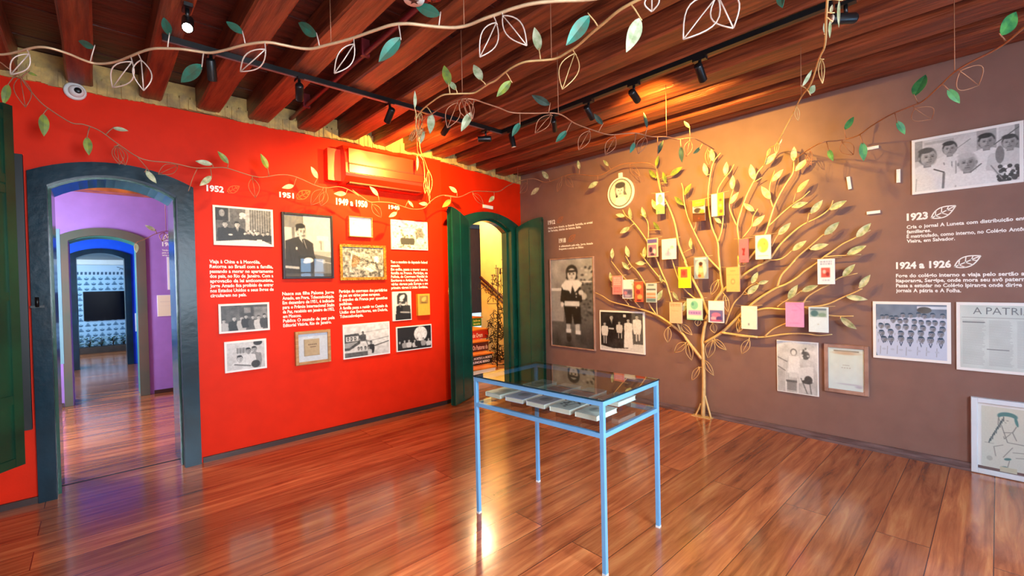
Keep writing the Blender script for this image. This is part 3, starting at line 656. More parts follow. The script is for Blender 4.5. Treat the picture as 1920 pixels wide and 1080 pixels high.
def group7(p):
    p.g(.3, .4); p.r(.38, .05, .68, .45, .25).r(.48, .1, .63, .32, .5).r(.7, .1, 1, .6, .48).n(.08, 12)
    for (x, y, r, c_, h) in ((.05, .6, .075, .7, .2), (.27, .52, .09, .12, .3), (.43, .52, .08, .72, .3), (.52, .46, .075, .15, .15), (.67, .5, .075, .3, .2), (.8, .52, .08, .8, .2), (.93, .47, .08, .25, .1)): p.person(x, y, r, c_, .8, h, 6)
    p.n(.04, 60)
def three(p):
    p.g(.82, .75); p.r(.25, .2, .48, .4, .6).e(.82, .05, .12, .1, .15).n(.05, 16); p.l(.27, .2, .27, .4, .01, .35).l(.35, .2, .35, .4, .01, .35).l(.43, .2, .43, .4, .01, .35)
    p.person(.72, .3, .11, .55, .7, .15, 7).person(.56, .33, .11, .85, .65, .12, 6).person(.33, .6, .12, .88, .8, .15, 5)
    p.e(.75, .85, .12, .14, .2).e(.2, .92, .2, .12, .8).l(.2, .8, .6, .9, .03, .45).n(.05, 50)
def oldbook(p):
    p.r(0, 0, 1, 1, (214, 222, 232)); p.r(.2, .2, .72, .8, (196, 172, 134)).n(.03, 20)
    for i in range(5): p.r(.34+i*.06, .38, .38+i*.06, .42, (96, 72, 56))
    p.r(.4, .47, .6, .5, (120, 92, 70)); p.l(.2, .2, .2, .8, .008, (120, 100, 76)).l(.2, .8, .72, .8, .008, (150, 126, 96))
def plane(p):
    p.g(.88, .8); p.l(0, .3, 1, .18, .02, .75); p.p([(0, .28), (.3, .26), (.36, .4), (.33, .6), (.1, .78), (0, .78)], .28).p([(0, .55), (.3, .52), (.1, .7), (0, .7)], .6)
    p.r(.03, .34, .3, .5, .82)
    for k, x in enumerate((.045, .12, .2)): p.e(x+.03, .42, .022, .06, .15).e(x+.03, .42, .010, .035, .82)
    p.r(.127, .36, .137, .48, .15).r(.207, .36, .217, .48, .15)
    p.l(.3, .45, .55, .55, .03, .55).l(.36, .3, .5, .9, .04, .85).l(.42, .3, .55, .85, .015, .4)
    p.person(.4, .26, .045, .3, .5, .2, 6).person(.58, .6, .05, .18, .6, .12, 7).l(.55, .75, 1, .6, .015, .2).l(.5, .55, 1, .45, .012, .5)
    for x in (.3, .36, .45, .52): p.person(x, .75, .05, .75, .6, .2, 5)
    p.r(0, .86, .5, 1, .35).n(.08, 26)
def battle(p):
    p.r(0, 0, 1, 1, .55).n(.3, 22)
    p.e(.3, .45, .1, .24, (150, 120, 88), rot=.5).e(.3, .2, .14, .05, .8, rot=.3).l(.22, .2, .18, .8, .03, .85).l(.3, .2, .45, .3, .03, .85).l(.35, .6, .55, .75, .03, .8)
    p.e(.82, .4, .07, .13, .92).l(.8, .5, .9, .9, .03, .3).l(.55, .45, .75, .5, .03, .25).e(.68, .7, .12, .12, .85).e(.5, .25, .2, .06, .7).n(.16, 45)
    for i in range(30): p.l(random.random(), random.random(), random.random()*.3+.5*random.random(), random.random(), .006, random.choice((.1, .9)), .5)
def garden(p):
    p.g(.95, .85); p.n(.1, 10)
    for i in range(50): p.e(random.random(), random.random()**.7, .03, .03, random.uniform(.2, .6), al=.6)
    p.e(.78, .5, .12, .3, .25, al=.6).e(.8, .7, .12, .14, .9).l(.4, .3, .3, .9, .03, .35).e(.4, .35, .12, .2, .9).e(.55, .3, .1, .12, .92).n(.12, 40)
    for x in (.3, .42, .55): p.person(x, .55, .05, .3, .8, .15, 6)
def duo(p):
    p.r(0, 0, 1, 1, .9); p.p([(.22, .12), (.32, .03), (.7, .03), (.8, .12), (.8, .42), (.22, .42)], .2).e(.5, .18, .16, .08, .92, rot=-.5).e(.6, .12, .06, .04, .92).e(.45, .3, .12, .04, .9)
    p.r(0, .42, .12, 1, .85); p.person(.38, .4, .07, .08, .75, .15, 8.5, shirt=.85, look=1).person(.75, .4, .07, .2, .85, .4, 8, look=-1).r(.1, .78, 1, 1, .12).l(.4, .72, .9, .75, .025, .8)
def yellowbook(p):
    p.r(0, 0, 1, 1, (226, 178, 60)); p.r(.14, .08, .86, .46, (168, 130, 60)).e(.5, .25, .2, .1, (228, 190, 96), rot=-.4).e(.62, .18, .08, .05, (228, 190, 96)).l(.3, .4, .7, .42, .02, (90, 64, 30)).n(.02, 10)
def moon(p):
    p.g(.12, .1); p.e(.68, .34, .2, .33, .88, .08).n(.1, 30); p.r(0, 0, .45, .45, .12)
    for x in (.06, .2, .33, .5, .58, .76, .92): p.person(x, .62+.03*math.sin(x*30), .06, random.choice((.6, .15, .8)), .8, .3, 5)
    p.r(0, .92, 1, 1, .1)
def boy(p):
    p.g(.7, .5, 0, .72); p.g(.45, .25, .72, 1); p.n(.12, 6); p.r(0, .33, .3, .36, .9).r(0, .5, .3, .53, .85).r(0, .36, .3, .72, .62).r(0, .72, .4, .76, .35)
    for i in range(60): p.e(random.uniform(.72, 1), random.uniform(.08, .7), .03, .012, random.choice((.12, .2, .8)), al=.7)
    p.p([(.62, .36), (1, .2), (1, 1), (.7, .95)], .2, .55).e(.86, .26, .12, .012, .85).e(.78, .42, .07, .04, .75)
    p.r(.36, .68, .46, .84, .75).r(.58, .69, .68, .85, .75).r(.35, .8, .47, .84, .9).r(.58, .81, .7, .85, .9)
    p.e(.42, .9, .06, .05, .15).e(.62, .93, .06, .05, .3).r(.36, .845, .46, .89, .2).r(.58, .86, .68, .91, .25)
    p.p([(.3, .52), (.36, .74), (.49, .74), (.51, .62), (.55, .74), (.72, .73), (.7, .52)], .1)
    p.p([(.27, .3), (.7, .28), (.75, .48), (.66, .5), (.3, .5)], .12).p([(.27, .3), (.22, .48), (.3, .5), (.36, .34)], .13).e(.27, .52, .04, .03, .9).e(.72, .38, .06, .03, .85)
    p.r(.33, .48, .68, .535, .9).p([(.36, .24), (.25, .3), (.3, .35), (.44, .36), (.48, .4), (.52, .3), (.58, .38), (.76, .28), (.66, .24)], .95).e(.28, .58, .03, .03, .6)
    p.e(.51, .145, .14, .078, .16, .08).p([(.39, .14), (.37, .22), (.42, .24), (.44, .15)], .16).p([(.62, .14), (.65, .22), (.6, .24), (.58, .15)], .16)
    p.e(.51, .175, .105, .068, .84, .12).p([(.41, .155), (.41, .13), (.6, .125), (.61, .15)], .16)
    for q in (-1, 1): p.e(.51+q*.045, .172, .02, .006, .12, .5).l(.495+q*.045, .162, .525+q*.045, .161, .002, .25)
    p.l(.512, .178, .515, .196, .003, .5).l(.485, .213, .535, .213, .003, .3).e(.61, .395, .02, .01, .9).e(.61, .43, .015, .008, .9).e(.61, .55, .015, .008, .9).n(.04, 50)
def family(p):
    p.r(0, 0, 1, 1, .16).n(.06, 10); p.r(.75, 0, 1, .8, .35); p.p([(0, .9), (.3, .96), (.65, .93), (.8, .8), (1, .8), (1, 1), (0, 1)], .85)
    p.person(.27, .14, .07, .1, .8, .2, 8, shirt=.9).person(.1, .32, .05, .85, .75, .2, 6.5).person(.46, .27, .045, .8, .8, .2, 6)
    p.person(.67, .2, .055, .88, .8, .12, 7); p.p([(.58, .5), (.76, .5), (.78, .9), (.56, .92)], .9).person(.87, .1, .055, .88, .8, .2, 8)
    p.r(.84, .5, .87, .72, .8).r(.9, .5, .93, .7, .8).r(.07, .65, .09, .85, .8).r(.12, .65, .14, .85, .8).r(.43, .55, .45, .68, .8).r(.5, .55, .52, .68, .8).r(.2, .42, .33, .46, .8).r(.55, .05, .62, .12, .8).n(.05, 50)
def child(p):
    p.g(.85, .72); p.n(.08, 8); p.e(.72, .25, .1, .08, .4).e(.68, .22, .06, .05, .35)
    for i in range(14): p.e(random.uniform(.58, .85), random.uniform(.12, .32), .025, .02, random.choice((.3, .9)), al=.8)
    p.e(.42, .2, .085, .07, .45, .1).e(.42, .21, .06, .055, .88).p([(.3, .28), (.55, .28), (.6, .62), (.26, .62)], .9)
    p.p([(.55, .5), (.9, .45), (.92, .75), (.55, .8)], .86).e(.78, .72, .1, .08, .3).r(.3, .6, .5, .7, .85)
    for x in (.2, .24): p.r(x, .4, x+.012, .98, .92)
    p.r(.22, .76, .5, .8, .4).r(.24, .8, .48, .96, .55).l(.22, .8, .22, 1, .01, .9).l(.52, .72, .52, 1, .01, .9).l(.6, .7, .75, .98, .008, .3).l(.8, .7, .85, .98, .008, .3).e(.75, .76, .13, .04, .3).l(.0, .32, .25, .4, .008, .4).l(0, .5, .2, .58, .008, .4).n(.05, 60)
def letterp(p):
    p.g((232, 240, 226), (222, 238, 240)); p.r(.16, .06, .86, .09, (150, 140, 124)).e(.5, .12, .34, .04, (216, 190, 160), .8).n(.02, 8)
    for i in range(4): p.e(.5+.05*(i-1.5), .41, .018, .008, (160, 160, 150)); p.e(.5+.07*(i-1.5), .47, .024, .008, (176, 172, 160))
    p.e(.6, .86, .36, .02, (200, 206, 216), .6).e(.85, .9, .1, .03, (190, 196, 214), .8)
def school(p):
    p.g((112, 128, 150), (120, 140, 160)); p.r(.6, .03, 1, .08, (210, 220, 235)).e(.7, .1, .1, .06, .35); p.n(.05, 10); p.p([(0, .78), (1, .85), (1, 1), (0, 1)], (66, 110, 128))
    rr = random.Random(3)
    for (y, r, n, x0, x1) in ((.2, .042, 6, .36, .98), (.25, .042, 4, .05, .34), (.32, .046, 8, .2, 1.0), (.43, .05, 8, .0, 1.0), (.54, .053, 7, .0, 1.0), (.66, .056, 7, .04, .98)):
        for i in range(n):
            x = x0+(x1-x0)*(i+.5)/n+rr.uniform(-.02, .02); p.person(x, y+rr.uniform(-.015, .015), r, (196, 206, 228), (150, 156, 176), (50, 76, 100), 6.5)
            if y > .45: p.l(x-.02, y+.05, x, y+.12, .006, (40, 60, 90)).l(x+.02, y+.05, x, y+.12, .006, (40, 60, 90))
    for i in range(7): p.e(.12+i*.125, .86, .03, .02, (180, 190, 210))
def newspaper(p):
    p.r(0, 0, 1, 1, (206, 216, 212)).n(.03, 8)
    for i in range(34):
        y = .24+i*.021
        for (a, c) in ((.03, .31), (.35, .63), (.67, .97)):
            p.l(a, y, c-random.uniform(0, .05), y, .0035, (160, 168, 168), .8)
    p.r(.02, .19, .98, .195, (120, 126, 128)).r(.03, .26, .3, .275, (110, 116, 120)).r(.32, .68, .58, .69, (100, 106, 110))
def five(p):
    p.g(.78, .85); p.r(0, 0, .08, .4, .6).r(.1, .05, .4, .1, .68).r(.62, 0, .8, .5, .66).r(.8, 0, .82, .5, .85).r(.96, 0, 1, 1, .55).l(.78, .3, 1, .05, .01, .4).l(.44, .25, .56, .12, .008, .55).n(.04, 12)
    p.person(.36, .24, .13, .86, .68, .25, 6).person(.71, .22, .14, .88, .66, .2, 6, look=.3).person(.92, .3, .13, .8, .66, .25, 6, look=-.3)
    p.l(.3, .5, .34, .8, .01, .6).l(.38, .5, .38, .8, .01, .6).l(.42, .5, .42, .75, .01, .62)
    for i in range(36): p.e(random.uniform(.82, 1.0), random.uniform(.72, 1), .022, .035, random.choice((.25, .92, .3)))
    p.person(.13, .34, .17, .88, .7, .35, 5, look=1).person(.53, .56, .17, .9, .68, .75, 5)
    p.l(.2, .6, .3, .68, .012, .3).l(.3, .7, .29, .98, .02, .5).e(.83, .5, .04, .16, .5).l(.56, .75, .66, .62, .012, .45).l(.75, .68, .85, .95, .01, .55).n(.03, 70)
picture(WR, Q(397,384,512,393,513,463,402,459), dinner, 'black and white banquet photograph with two standing men, upper left of the red wall', border=.018)
picture(WR, Q(527,396,624,405,627,522,532,523), desk, 'dark framed portrait of a moustached man in a suit at a desk', 'framed_photograph', frame=M_FRAMEB, fw=.022, depth=.035, glass=True)
picture(WR, Q(654,405,699,408,699,446,655,443), None, 'small blank white box panel above the gilt framed picture on the red wall', 'blank_panel', frame=M_FRAMEW, fw=.008, depth=.05)
picture(WR, Q(637,457,724,461,725,525,638,525), battle, 'gilt framed busy monochrome figure picture on the red wall', 'framed_picture', frame=M_GOLD, fw=.03, depth=.03)
picture(WR, Q(733,412,802,416,802,470,734,467), garden, 'washed-out photograph of people in a garden, under the 1948 heading on the red wall', border=.012)
picture(WR, Q(409,571,504,566,507,618,411,627), group7, 'photograph of seven people in a row with white border, lower left of the red wall', border=.018)
picture(WR, Q(419,641,499,635,501,690,423,700), three, 'photograph of three people leaning together, lowest on the left of the red wall', border=.018)
picture(WR, Q(553,623,619,617,622,678,556,686), oldbook, 'pale wood frame holding an old tan book cover on a white mount', 'framed_book_cover', frame=M_FRAMEW, fw=.028, depth=.04, glass=True)
picture(WR, Q(642,610,730,602,732,664,645,673), plane, 'photograph of people on aeroplane steps with white border, on the red wall', border=.014)
picture(WR, Q(735,547,771,546,772,600,737,602), duo, 'small upright photograph of two people facing each other below a bird poster', border=.01)
picture(WR, Q(783,551,806,551,806,591,784,591), yellowbook, 'small yellow book cover panel with a pale bird shape on the red wall', 'cover_panel', border=.001, depth=.04, edge=mat('mustard_edge', (206, 160, 50), .5))
picture(WR, Q(743,614,809,607,810,652,744,660), moon, 'dark night photograph with a big pale disc, lowest on the right of the red wall', border=.012)
eb = picture(WB, Q(1028,487,1111,479,1117,656,1035,651), boy, 'tall pale-framed photograph of a child in a wide white collar, on the brown wall', 'framed_photograph', frame=M_FRAMEP, fw=.018, depth=.03)
picture(WB, Q(1123,583,1207,583,1210,664,1126,657), family, 'family photograph of five people with white border, left of the tree sculpture', border=.02)
picture(WB, Q(1455,638,1535,642,1534,742,1458,735), child, 'pale photograph of a child standing by garden chairs, below the pink book', border=.008)
picture(WB, Q(1545,644,1629,650,1628,743,1545,734), letterp, 'pinkish wood frame with a faded pale sheet, on the brown wall', 'framed_sheet', frame=M_FRAMEP, fw=.03, depth=.035, glass=True)
picture(WB, Q(1636,565,1784,567,1782,682,1637,671), school, 'blue-tinted class photograph of rows of boys, white border, on the brown wall', border=.022)
qn = Q(1793,567,1975,568,1975,709,1793,693)
en = picture(WB, qn, newspaper, 'newspaper front page titled A PATRIA with white border, on the brown wall', 'mounted_newspaper', border=.022, n=190)
u0, u1, z0, z1 = WB.rect(qn, .018); b = MB(); put_line(b, 'A PATRIA', -(u1-u0)/2+.09, (u1-u0)/2-.09, (z1-z0)*.83, .075, True, -.0205, bold=-.005)
b.build('masthead', mat('newsprint_ink', (120, 128, 132), .6), en)
picture(WB, Q(1707,263,1919,226,1920,340,1712,366), five, 'large wide photograph of five men in pale shirts, high on the brown wall', border=.02)

# oval portrait with a hanging loop
a_ = WB.uz(1141, 360); c_ = WB.uz(1190, 358); t_ = WB.uz(1164, 336); bt = WB.uz(1165, 391)
ow = (c_[0]-a_[0])/2; oh = (t_[1]-bt[1])/2+.01
ov = empty('oval_portrait', WB.world((a_[0]+c_[0])/2, bt[1], .001), -R90, label='oval white framed portrait of a long-haired girl on the brown wall above the tree', cat='photograph')
def ell(rx, rz, y0, y1, n=40):
    b = MB(); b.prism([(rx*math.cos(2*math.pi*i/n), oh+rz*math.sin(2*math.pi*i/n)) for i in range(n)], y0, y1); return b
ell(ow, oh, -.02, 0).build('mount_board', M_BOARDW, ov)
ell(ow*.88, oh*.9, -.0215, -.02).build('inner_ring', mat('grey_oval_ring', (120, 124, 116), .5), ov)
P_ = Pic(ow/oh, 60, (226, 222, 204))
P_.e(.5, .34, .25, .22, .42, .3).p([(.28, .3), (.26, .58), (.38, .56), (.4, .3)], .48).p([(.66, .3), (.82, .62), (.66, .6)], .42).e(.48, .4, .19, .2, .85).e(.5, .2, .24, .12, .3)
P_.p([(.2, 1), (.3, .68), (.7, .66), (.85, 1)], .9).e(.42, .4, .03, .012, .1).e(.56, .4, .03, .012, .1).l(.49, .42, .49, .5, .008, .5).l(.44, .54, .55, .54, .01, .3).e(.33, .62, .05, .05, .25)
o = P_.mesh('print', -ow*.8, ow*.8, oh*.18, oh*1.82, -.0225, ov)
import bmesh
bm = bmesh.new(); bm.from_mesh(o.data)
bmesh.ops.delete(bm, geom=[f for f in bm.faces if (f.calc_center_median().x/(ow*.8))**2+((f.calc_center_median().z-oh)/(oh*.82))**2 > 1], context='FACES'); bm.to_mesh(o.data); bm.free()
b = MB(); b.box(-.025, .025, -.02, 0, oh*2-.01, oh*2+.055); b.box(-.012, .012, -.026, -.02, oh*2-.01, oh*2+.045); b.build('hanging_loop', M_BOARDW, ov)

# framed drawing standing on the floor against the wall
def figure(p):
    p.g((222, 222, 206), (214, 222, 214)); t = (84, 140, 140); k = (120, 124, 120)
    p.e(.42, .13, .16, .065, t).e(.42, .18, .14, .05, (222, 222, 206)).e(.56, .2, .025, .08, t, rot=-.2).l(.28, .16, .27, .28, .005, k).l(.36, .4, .5, .38, .005, k).l(.5, .38, .56, .28, .005, k).l(.5, .38, .56, .5, .005, k).l(.27, .14, .33, .3, .004, k).l(.33, .3, .42, .55, .005, k).l(.42, .55, .8, .56, .005, k).l(.38, .23, .4, .24, .004, k).e(.35, .2, .02, .005, k).e(.42, .2, .02, .005, k)
    p.l(.36, .46, .37, .5, .004, k).l(.37, .5, .47, .4, .004, k).l(.2, .65, .35, .6, .004, k).l(.2, .65, .23, .8, .004, k).l(.35, .8, .5, .62, .004, k).e(.42, .82, .06, .02, t, rot=-.3).l(.45, .84, .42, .95, .004, k).e(.36, .96, .06, .015, t, rot=-.2)
    for i in range(12): p.l(.12+.02*i+.01*(i % 3), .6-.035*i, .14+.02*i, .53-.035*i, .006, (70, 90, 96))
    p.l(.05, .6, .2, .6, .003, k).l(.5, .7, .95, .66, .004, k).l(.55, .78, .9, .74, .004, k).l(.8, .2, .9, .5, .004, k).e(.13, .85, .05, .04, k, al=.3)
ld = picture(WB, Q(1817,745,1985,763,1985,918,1824,884), figure, 'white framed line drawing of a dark-haired figure standing on the floor against the brown wall', 'framed_drawing', frame=mat('pale_blue_white_frame', (220, 230, 238), .35, var=.02), fw=.035, mat_w=.02, depth=.04, glass=True, n=150)
u0, u1, z0, z1 = WB.rect(Q(1817,745,1985,763,1985,918,1824,884), .04)
b = MB(); b.box(-(u1-u0)*.15, (u1-u0)*.05, -.0225, -.0215, .04, .075); b.build('caption_tag', mat('tag_beige', (206, 204, 180), .6), ld)

# small white strips on the brown wall
for (x1, y1, x2, y2, lb) in ((1591,332,1594.5,355,'short white upright strip on the brown wall, the left one of the two upright strips'), (1625,280,1648,276,'short white level strip highest on the brown wall, beside the green vine leaf'), (1685,318,1685,343,'short white upright strip on the brown wall just left of the five men photograph'), (1626,400,1651,397,'short white level strip lowest on the brown wall, left of the 1923 heading')):
    A1 = WB.uz(x1, y1); A2 = WB.uz(x2, y2); zc = min(A1[1], A2[1]); uc = (A1[0]+A2[0])/2
    e = empty('wall_strip', WB.world(uc, zc, .001), -R90, label=lb, cat='strip', group='short white strips on the brown wall')
    b = MB(); w = .012
    d = np.array([A2[0]-A1[0], A2[1]-A1[1]]); d /= np.linalg.norm(d); nn = np.array([-d[1], d[0]])*w
    pts = [(A1[0]-uc-nn[0], A1[1]-zc-nn[1]), (A2[0]-uc-nn[0], A2[1]-zc-nn[1]), (A2[0]-uc+nn[0], A2[1]-zc+nn[1]), (A1[0]-uc+nn[0], A1[1]-zc+nn[1])]
    b.prism(pts, -.02, 0); b.build('strip_body', M_BOARDW, e); b = MB(); b.prism([((p[0])*.5, (p[1]-abs(A1[1]-A2[1])/2)*.5+abs(A1[1]-A2[1])/2) for p in pts], -.023, -.02); b.build('strip_face', M_LETTER, e)
# small white notice above door 2
e = empty('door_notice', (BX+.9*math.cos(BA), BY+.9*math.sin(BA)-.002, 2.52), BA, label='small white notice strip above the right green doorway on the red wall', cat='notice')
b = MB(); b.bbox(-.11, .1, -.02, 0, 0, .045, .003); b.build('notice_plate', M_BOARDW, e); b = MB(); b.box(-.1, .09, -.021, -.02, .008, .037); b.build('notice_face', M_LETTER, e)

# ------------------------------------------------------------------ air conditioner
ac = empty('air_conditioner', (2.335, RY, 2.53), 0, label='red wall-mounted air conditioner under the ceiling beams', cat='air conditioner')
b = MB(); prof = [(0, .0), (-.17, .015), (-.22, .07), (-.228, .10), (-.222, .2), (-.205, .31), (-.16, .385), (0, .40)]
n = len(prof); x0, x1 = -.47, .47
vs = [(x0, y, z) for y, z in prof]+[(x1, y, z) for y, z in prof]
b.add(vs, [tuple(range(n)), tuple(range(2*n-1, n-1, -1))]+[(i, i+n, (i+1) % n+n, (i+1) % n) for i in range(n)]); b.build('housing', M_ACRED, ac)
b = MB(); b.prism([(-.44, .20), (.44, .20), (.44, .345), (-.44, .345)], -.236, -.19); b.build('front_panel', M_ACRED, ac)
b = MB(); b.prism([(-.44, .105), (.44, .105), (.44, .182), (-.44, .182)], -.240, -.2); b.build('louvre', M_ACRED, ac)
b = MB(); b.box(-.44, .44, -.2405, -.2, .184, .198); b.box(-.42, .42, -.19, -.1, .004, .018); b.build('air_slot', M_SLOT, ac)
b = MB(); b.box(-.6, -.47, -.10, 0, .03, .35); b.build('side_shadow_block', M_ACRED, ac)  # red block standing in for the unit's shadow on the wall
# security camera
sc = empty('security_camera', (-.075, RY, 2.975), 0, label='round white security camera with a black lens on top of the red wall', cat='camera')
b = MB(); b.lathe((0, 0, 0), [(.062, 0), (.064, .02), (.058, .03), (.05, .032)], 'y'); b.build('base_ring', M_WHITE, sc)
b = MB(); b.lathe((.008, -.03, -.004), [(.044, 0), (.044, .012), (.036, .03), (.02, .04)], 'y'); b.build('ball', M_WHITE, sc)
b = MB(); b.lathe((.016, -.06, -.006), [(.021, 0), (.021, .012), (.012, .018)], 'y'); b.build('lens', M_BLACK, sc)
# maroon pipe under the boards
b = MB(); b.tube([(1.43, y, 3.12) for y in np.linspace(BACKY, RY, 8)], .018, 10); b.box(1.40, 1.46, 3.0, 3.03, 3.1, ZC); b.box(1.40, 1.46, 4.2, 4.23, 3.1, ZC)
props(b.build('ceiling_pipe', M_PIPE), 'thin maroon pipe running along the ceiling between two beams', 'pipe')
# round tag with star and red disc at the top edge
st = empty('hanging_disc', tuple(hit(776, 2, 'z', 2.95)), 0, label='round white disc with a black star at the top edge of the photo', cat='ceiling disc')
b = MB(); b.lathe((0, 0, .0), [(.05, 0), (.055, .01), (.05, .03), (.012, .035), (.012, .08)], 'z'); b.build('disc_body', M_WHITE, st)
b = MB(); b.add([((.032 if i % 2 == 0 else .013)*math.sin(i*math.pi/5), (.032 if i % 2 == 0 else .013)*math.cos(i*math.pi/5), -.001) for i in range(10)]+[(0, 0, -.001)], [(i, (i+1) % 10, 10) for i in range(10)]); b.build('star_mark', M_BLACK, st)
st = empty('red_disc', tuple(hit(812, -2, 'z', 2.97)), 0, label='dark red rounded ceiling fitting beside the white disc at the top edge', cat='ceiling fitting')
b = MB(); b.lathe((0, 0, 0), [(.03, 0), (.05, .012), (.055, .03), (.02, .06)], 'z'); b.build('fitting_body', mat('dark_red_plastic', (130, 14, 24), .35), st); b = MB(); b.cyl((0, 0, -.012), (0, 0, .002), .012, 12); b.build('fitting_tip', M_SLOT, st)

# ------------------------------------------------------------------ track lighting
tr = empty('lighting_track', (3.05, 3.4, 2.99), 0, label='black lighting track with a right-angle corner under the ceiling beams', cat='lighting track')
b = MB(); b.box(.33-3.05, .018, -.018, .018, 0, .035); b.build('track_rail', M_BLACK, tr)
b = MB(); b.box(-.018, .018, .62-3.4, -.018, 0, .035); b.build('track_rail', M_BLACK, tr)
b = MB(); b.box(.33-3.05, 0, -.008, .008, -.002, 0); b.build('rail_slot', mat('rail_slot', (120, 90, 90), .4), tr)
def spot(x, y, tgt, label, power=0, size=70, z=2.99, blend=.8, col=(1, .60, .10), glow=False, r=.028):
    e = empty('track_spotlight', (x, y, z), 0, label=label, cat='spotlight', group='black spotlights on the ceiling track')
    b = MB(); b.box(-.02, .02, -.045, .045, -.02, 0); b.cyl((0, 0, -.02), (0, 0, -.06), .01, 10); b.build('adapter', M_BLACK, e)
    d = Vector(tgt)-Vector((x, y, z-.09)); d.normalize(); c = Vector((0, 0, -.09))
    p = c-d*.055; q = c+d*.075
    b = MB(); b.tube([p, p+d*.01, q-d*.002, q], [r*.8, r, r, r], 18); b.build('lamp_head', M_BLACK, e)
    b = MB(); b.tube([q-d*.004, q+d*.0015], [r*.82, r*.82], 16); b.build('lamp_lens', M_LAMPW if glow else mat('lamp_lens', (230, 220, 200), .3), e)
    if power:
        l = bpy.data.lights.new('spot_beam', 'SPOT'); l.energy = power; l.spot_size = math.radians(size); l.spot_blend = blend; l.color = col; l.shadow_soft_size = .03
        o = bpy.data.objects.new('spot_beam', l); COL.objects.link(o); o.location = Vector((x, y, z-.09))+d*.085
        o.rotation_euler = d.to_track_quat('-Z', 'Y').to_euler()
    return e
spot(.40, 2.96, (.1, 1.2, 1.2), 'lit black spotlight with a glaring white lamp at the upper left', 25, 90, z=3.02, glow=True, col=(1, .9, .75))
spot(.576, 3.4, (.9, 4.6, 1.2), 'black track spotlight on the red wall side, first from the left along the rail', 22, 80)
spot(1.109, 3.4, (1.5, 4.65, 2.2), 'black track spotlight on the red wall side, second from the left along the rail', 24, 80)
spot(1.817, 3.4, (1.85, 4.65, 1.9), 'black track spotlight on the red wall side, third from the left along the rail', 70, 95)
spot(2.375, 3.4, (2.6, 4.65, 2.50), 'black track spotlight aimed at the air conditioner', 250, 110)
spot(2.838, 3.4, (1.4, 4.7, 2.87), 'black track spotlight lying level near the corner of the rail')
spot(3.05, 3.25, (3.3, 3.1, 1.5), 'black track spotlight just past the corner of the rail, behind a teal leaf')
spot(3.05, 2.70, (4.8, 4.0, 2.0), 'black track spotlight on the brown wall side, farthest along beyond the vine', 22, 80)
spot(3.05, 2.31, (4.8, 2.6, 1.9), 'black track spotlight on the brown wall side, second from the rail corner', 90, 95)
spot(3.05, 1.88, (4.8, 2.2, 2.5), 'black track spotlight beside the glowing patch on the beam', 210, 120)
spot(3.05, 1.37, (4.8, 1.6, 1.9), 'black track spotlight on the brown wall side, nearest fully seen one', 60, 90)
spot(3.05, .56, (1.6, 2.0, 2.90), 'black track spotlight lying level at the near end of the rail, top right')

# ------------------------------------------------------------------ vines, leaves and the tree
def cpx(tag, x, y): a, b_, s_ = CR_[tag]; return a+x/s_, b_+y/s_
def parse(path):
    "tokens: crop tag | mode like z2.7 | x,y  -> list of (px,py,mode,val)"
    out = []; tag = 'P'; mode = ('z', 2.7)
    for t in path.replace('\n', ' ').split():
        if t in CR_: tag = t
        elif ',' in t:
            x, y = t.split(','); px, py = cpx(tag, float(x), float(y)); out.append((px, py)+mode)
        else: mode = (t[0], float(t[1:]))
    return out
def smooth(P, k=5):
    P = [np.array(p, float) for p in P]
    if len(P) < 3: return P
    Q_ = [2*P[0]-P[1]]+P+[2*P[-1]-P[-2]]; out = []
    for i in range(1, len(Q_)-2):
        for j in range(k):
            t = j/k; a, b_, c, d = Q_[i-1:i+3]
            out.append(.5*((2*b_)+(-a+c)*t+(2*a-5*b_+4*c-d)*t*t+(-a+3*b_-3*c+d)*t**3))
    out.append(P[-1]); return out
M_LGREEN = mat('fresh_green_leaf', (88, 160, 84), .45, metal=.1, rgb2=(44, 116, 72), scale=22)
LM = dict(G=M_LGREEN, t=M_LTEAL, g=M_LSAGE, l=M_LLIME, d=M_LDARK, w=M_LSAGE)
def leaf_mesh(base, tip, nrm, kind, m, parent, ratio, wire=None, wr=.0035):
    base = np.array(base); ax = np.array(tip)-base; L = np.linalg.norm(ax); ax /= L
    nrm = nrm-ax*(nrm@ax); nrm /= np.linalg.norm(nrm); side = np.cross(ax, nrm); b = MB(); n = 9
    if kind == 's':
        vs = []; W_ = L*ratio/2
        for i in range(n+1):
            t = i/n; w = W_*max(.02, math.sin(math.pi*t**.85))**.85 if 0 < i < n else W_*.03
            c = base+ax*L*t+nrm*(.05*L*math.sin(math.pi*t)-.04*L*t)
            for s_, off in ((-1, 0), (0, -.18*w), (1, 0)): vs.append(c+side*s_*w+nrm*off)
        m_ = len(vs); vs += [v-nrm*.0018 for v in vs]; fs = []
        for i in range(n):
            for j in range(2):
                q = (i*3+j, i*3+j+1, i*3+j+4, i*3+j+3); fs += [q, tuple(m_+k for k in q[::-1])]
            for j in (0, 2): fs.append((i*3+j, i*3+3+j, m_+i*3+3+j, m_+i*3+j))
        b.add(vs, fs, False)
        return b.build('leaf', m, parent)
    W_ = L*ratio/2; up = [base+ax*L*i/n+side*W_*math.sin(math.pi*(i/n)**.9)+nrm*.05*L*math.sin(math.pi*i/n) for i in range(n+1)]
    dn = [base+ax*L*i/n-side*W_*math.sin(math.pi*(i/n)**.9)+nrm*.05*L*math.sin(math.pi*i/n) for i in range(n+1)]
    b.tube(up, wr, 5); b.tube(dn, wr, 5); b.tube([base, base+ax*L*.5+nrm*.03*L, base+ax*L], wr*.9, 5)
    return b.build('wire_leaf', wire, parent)
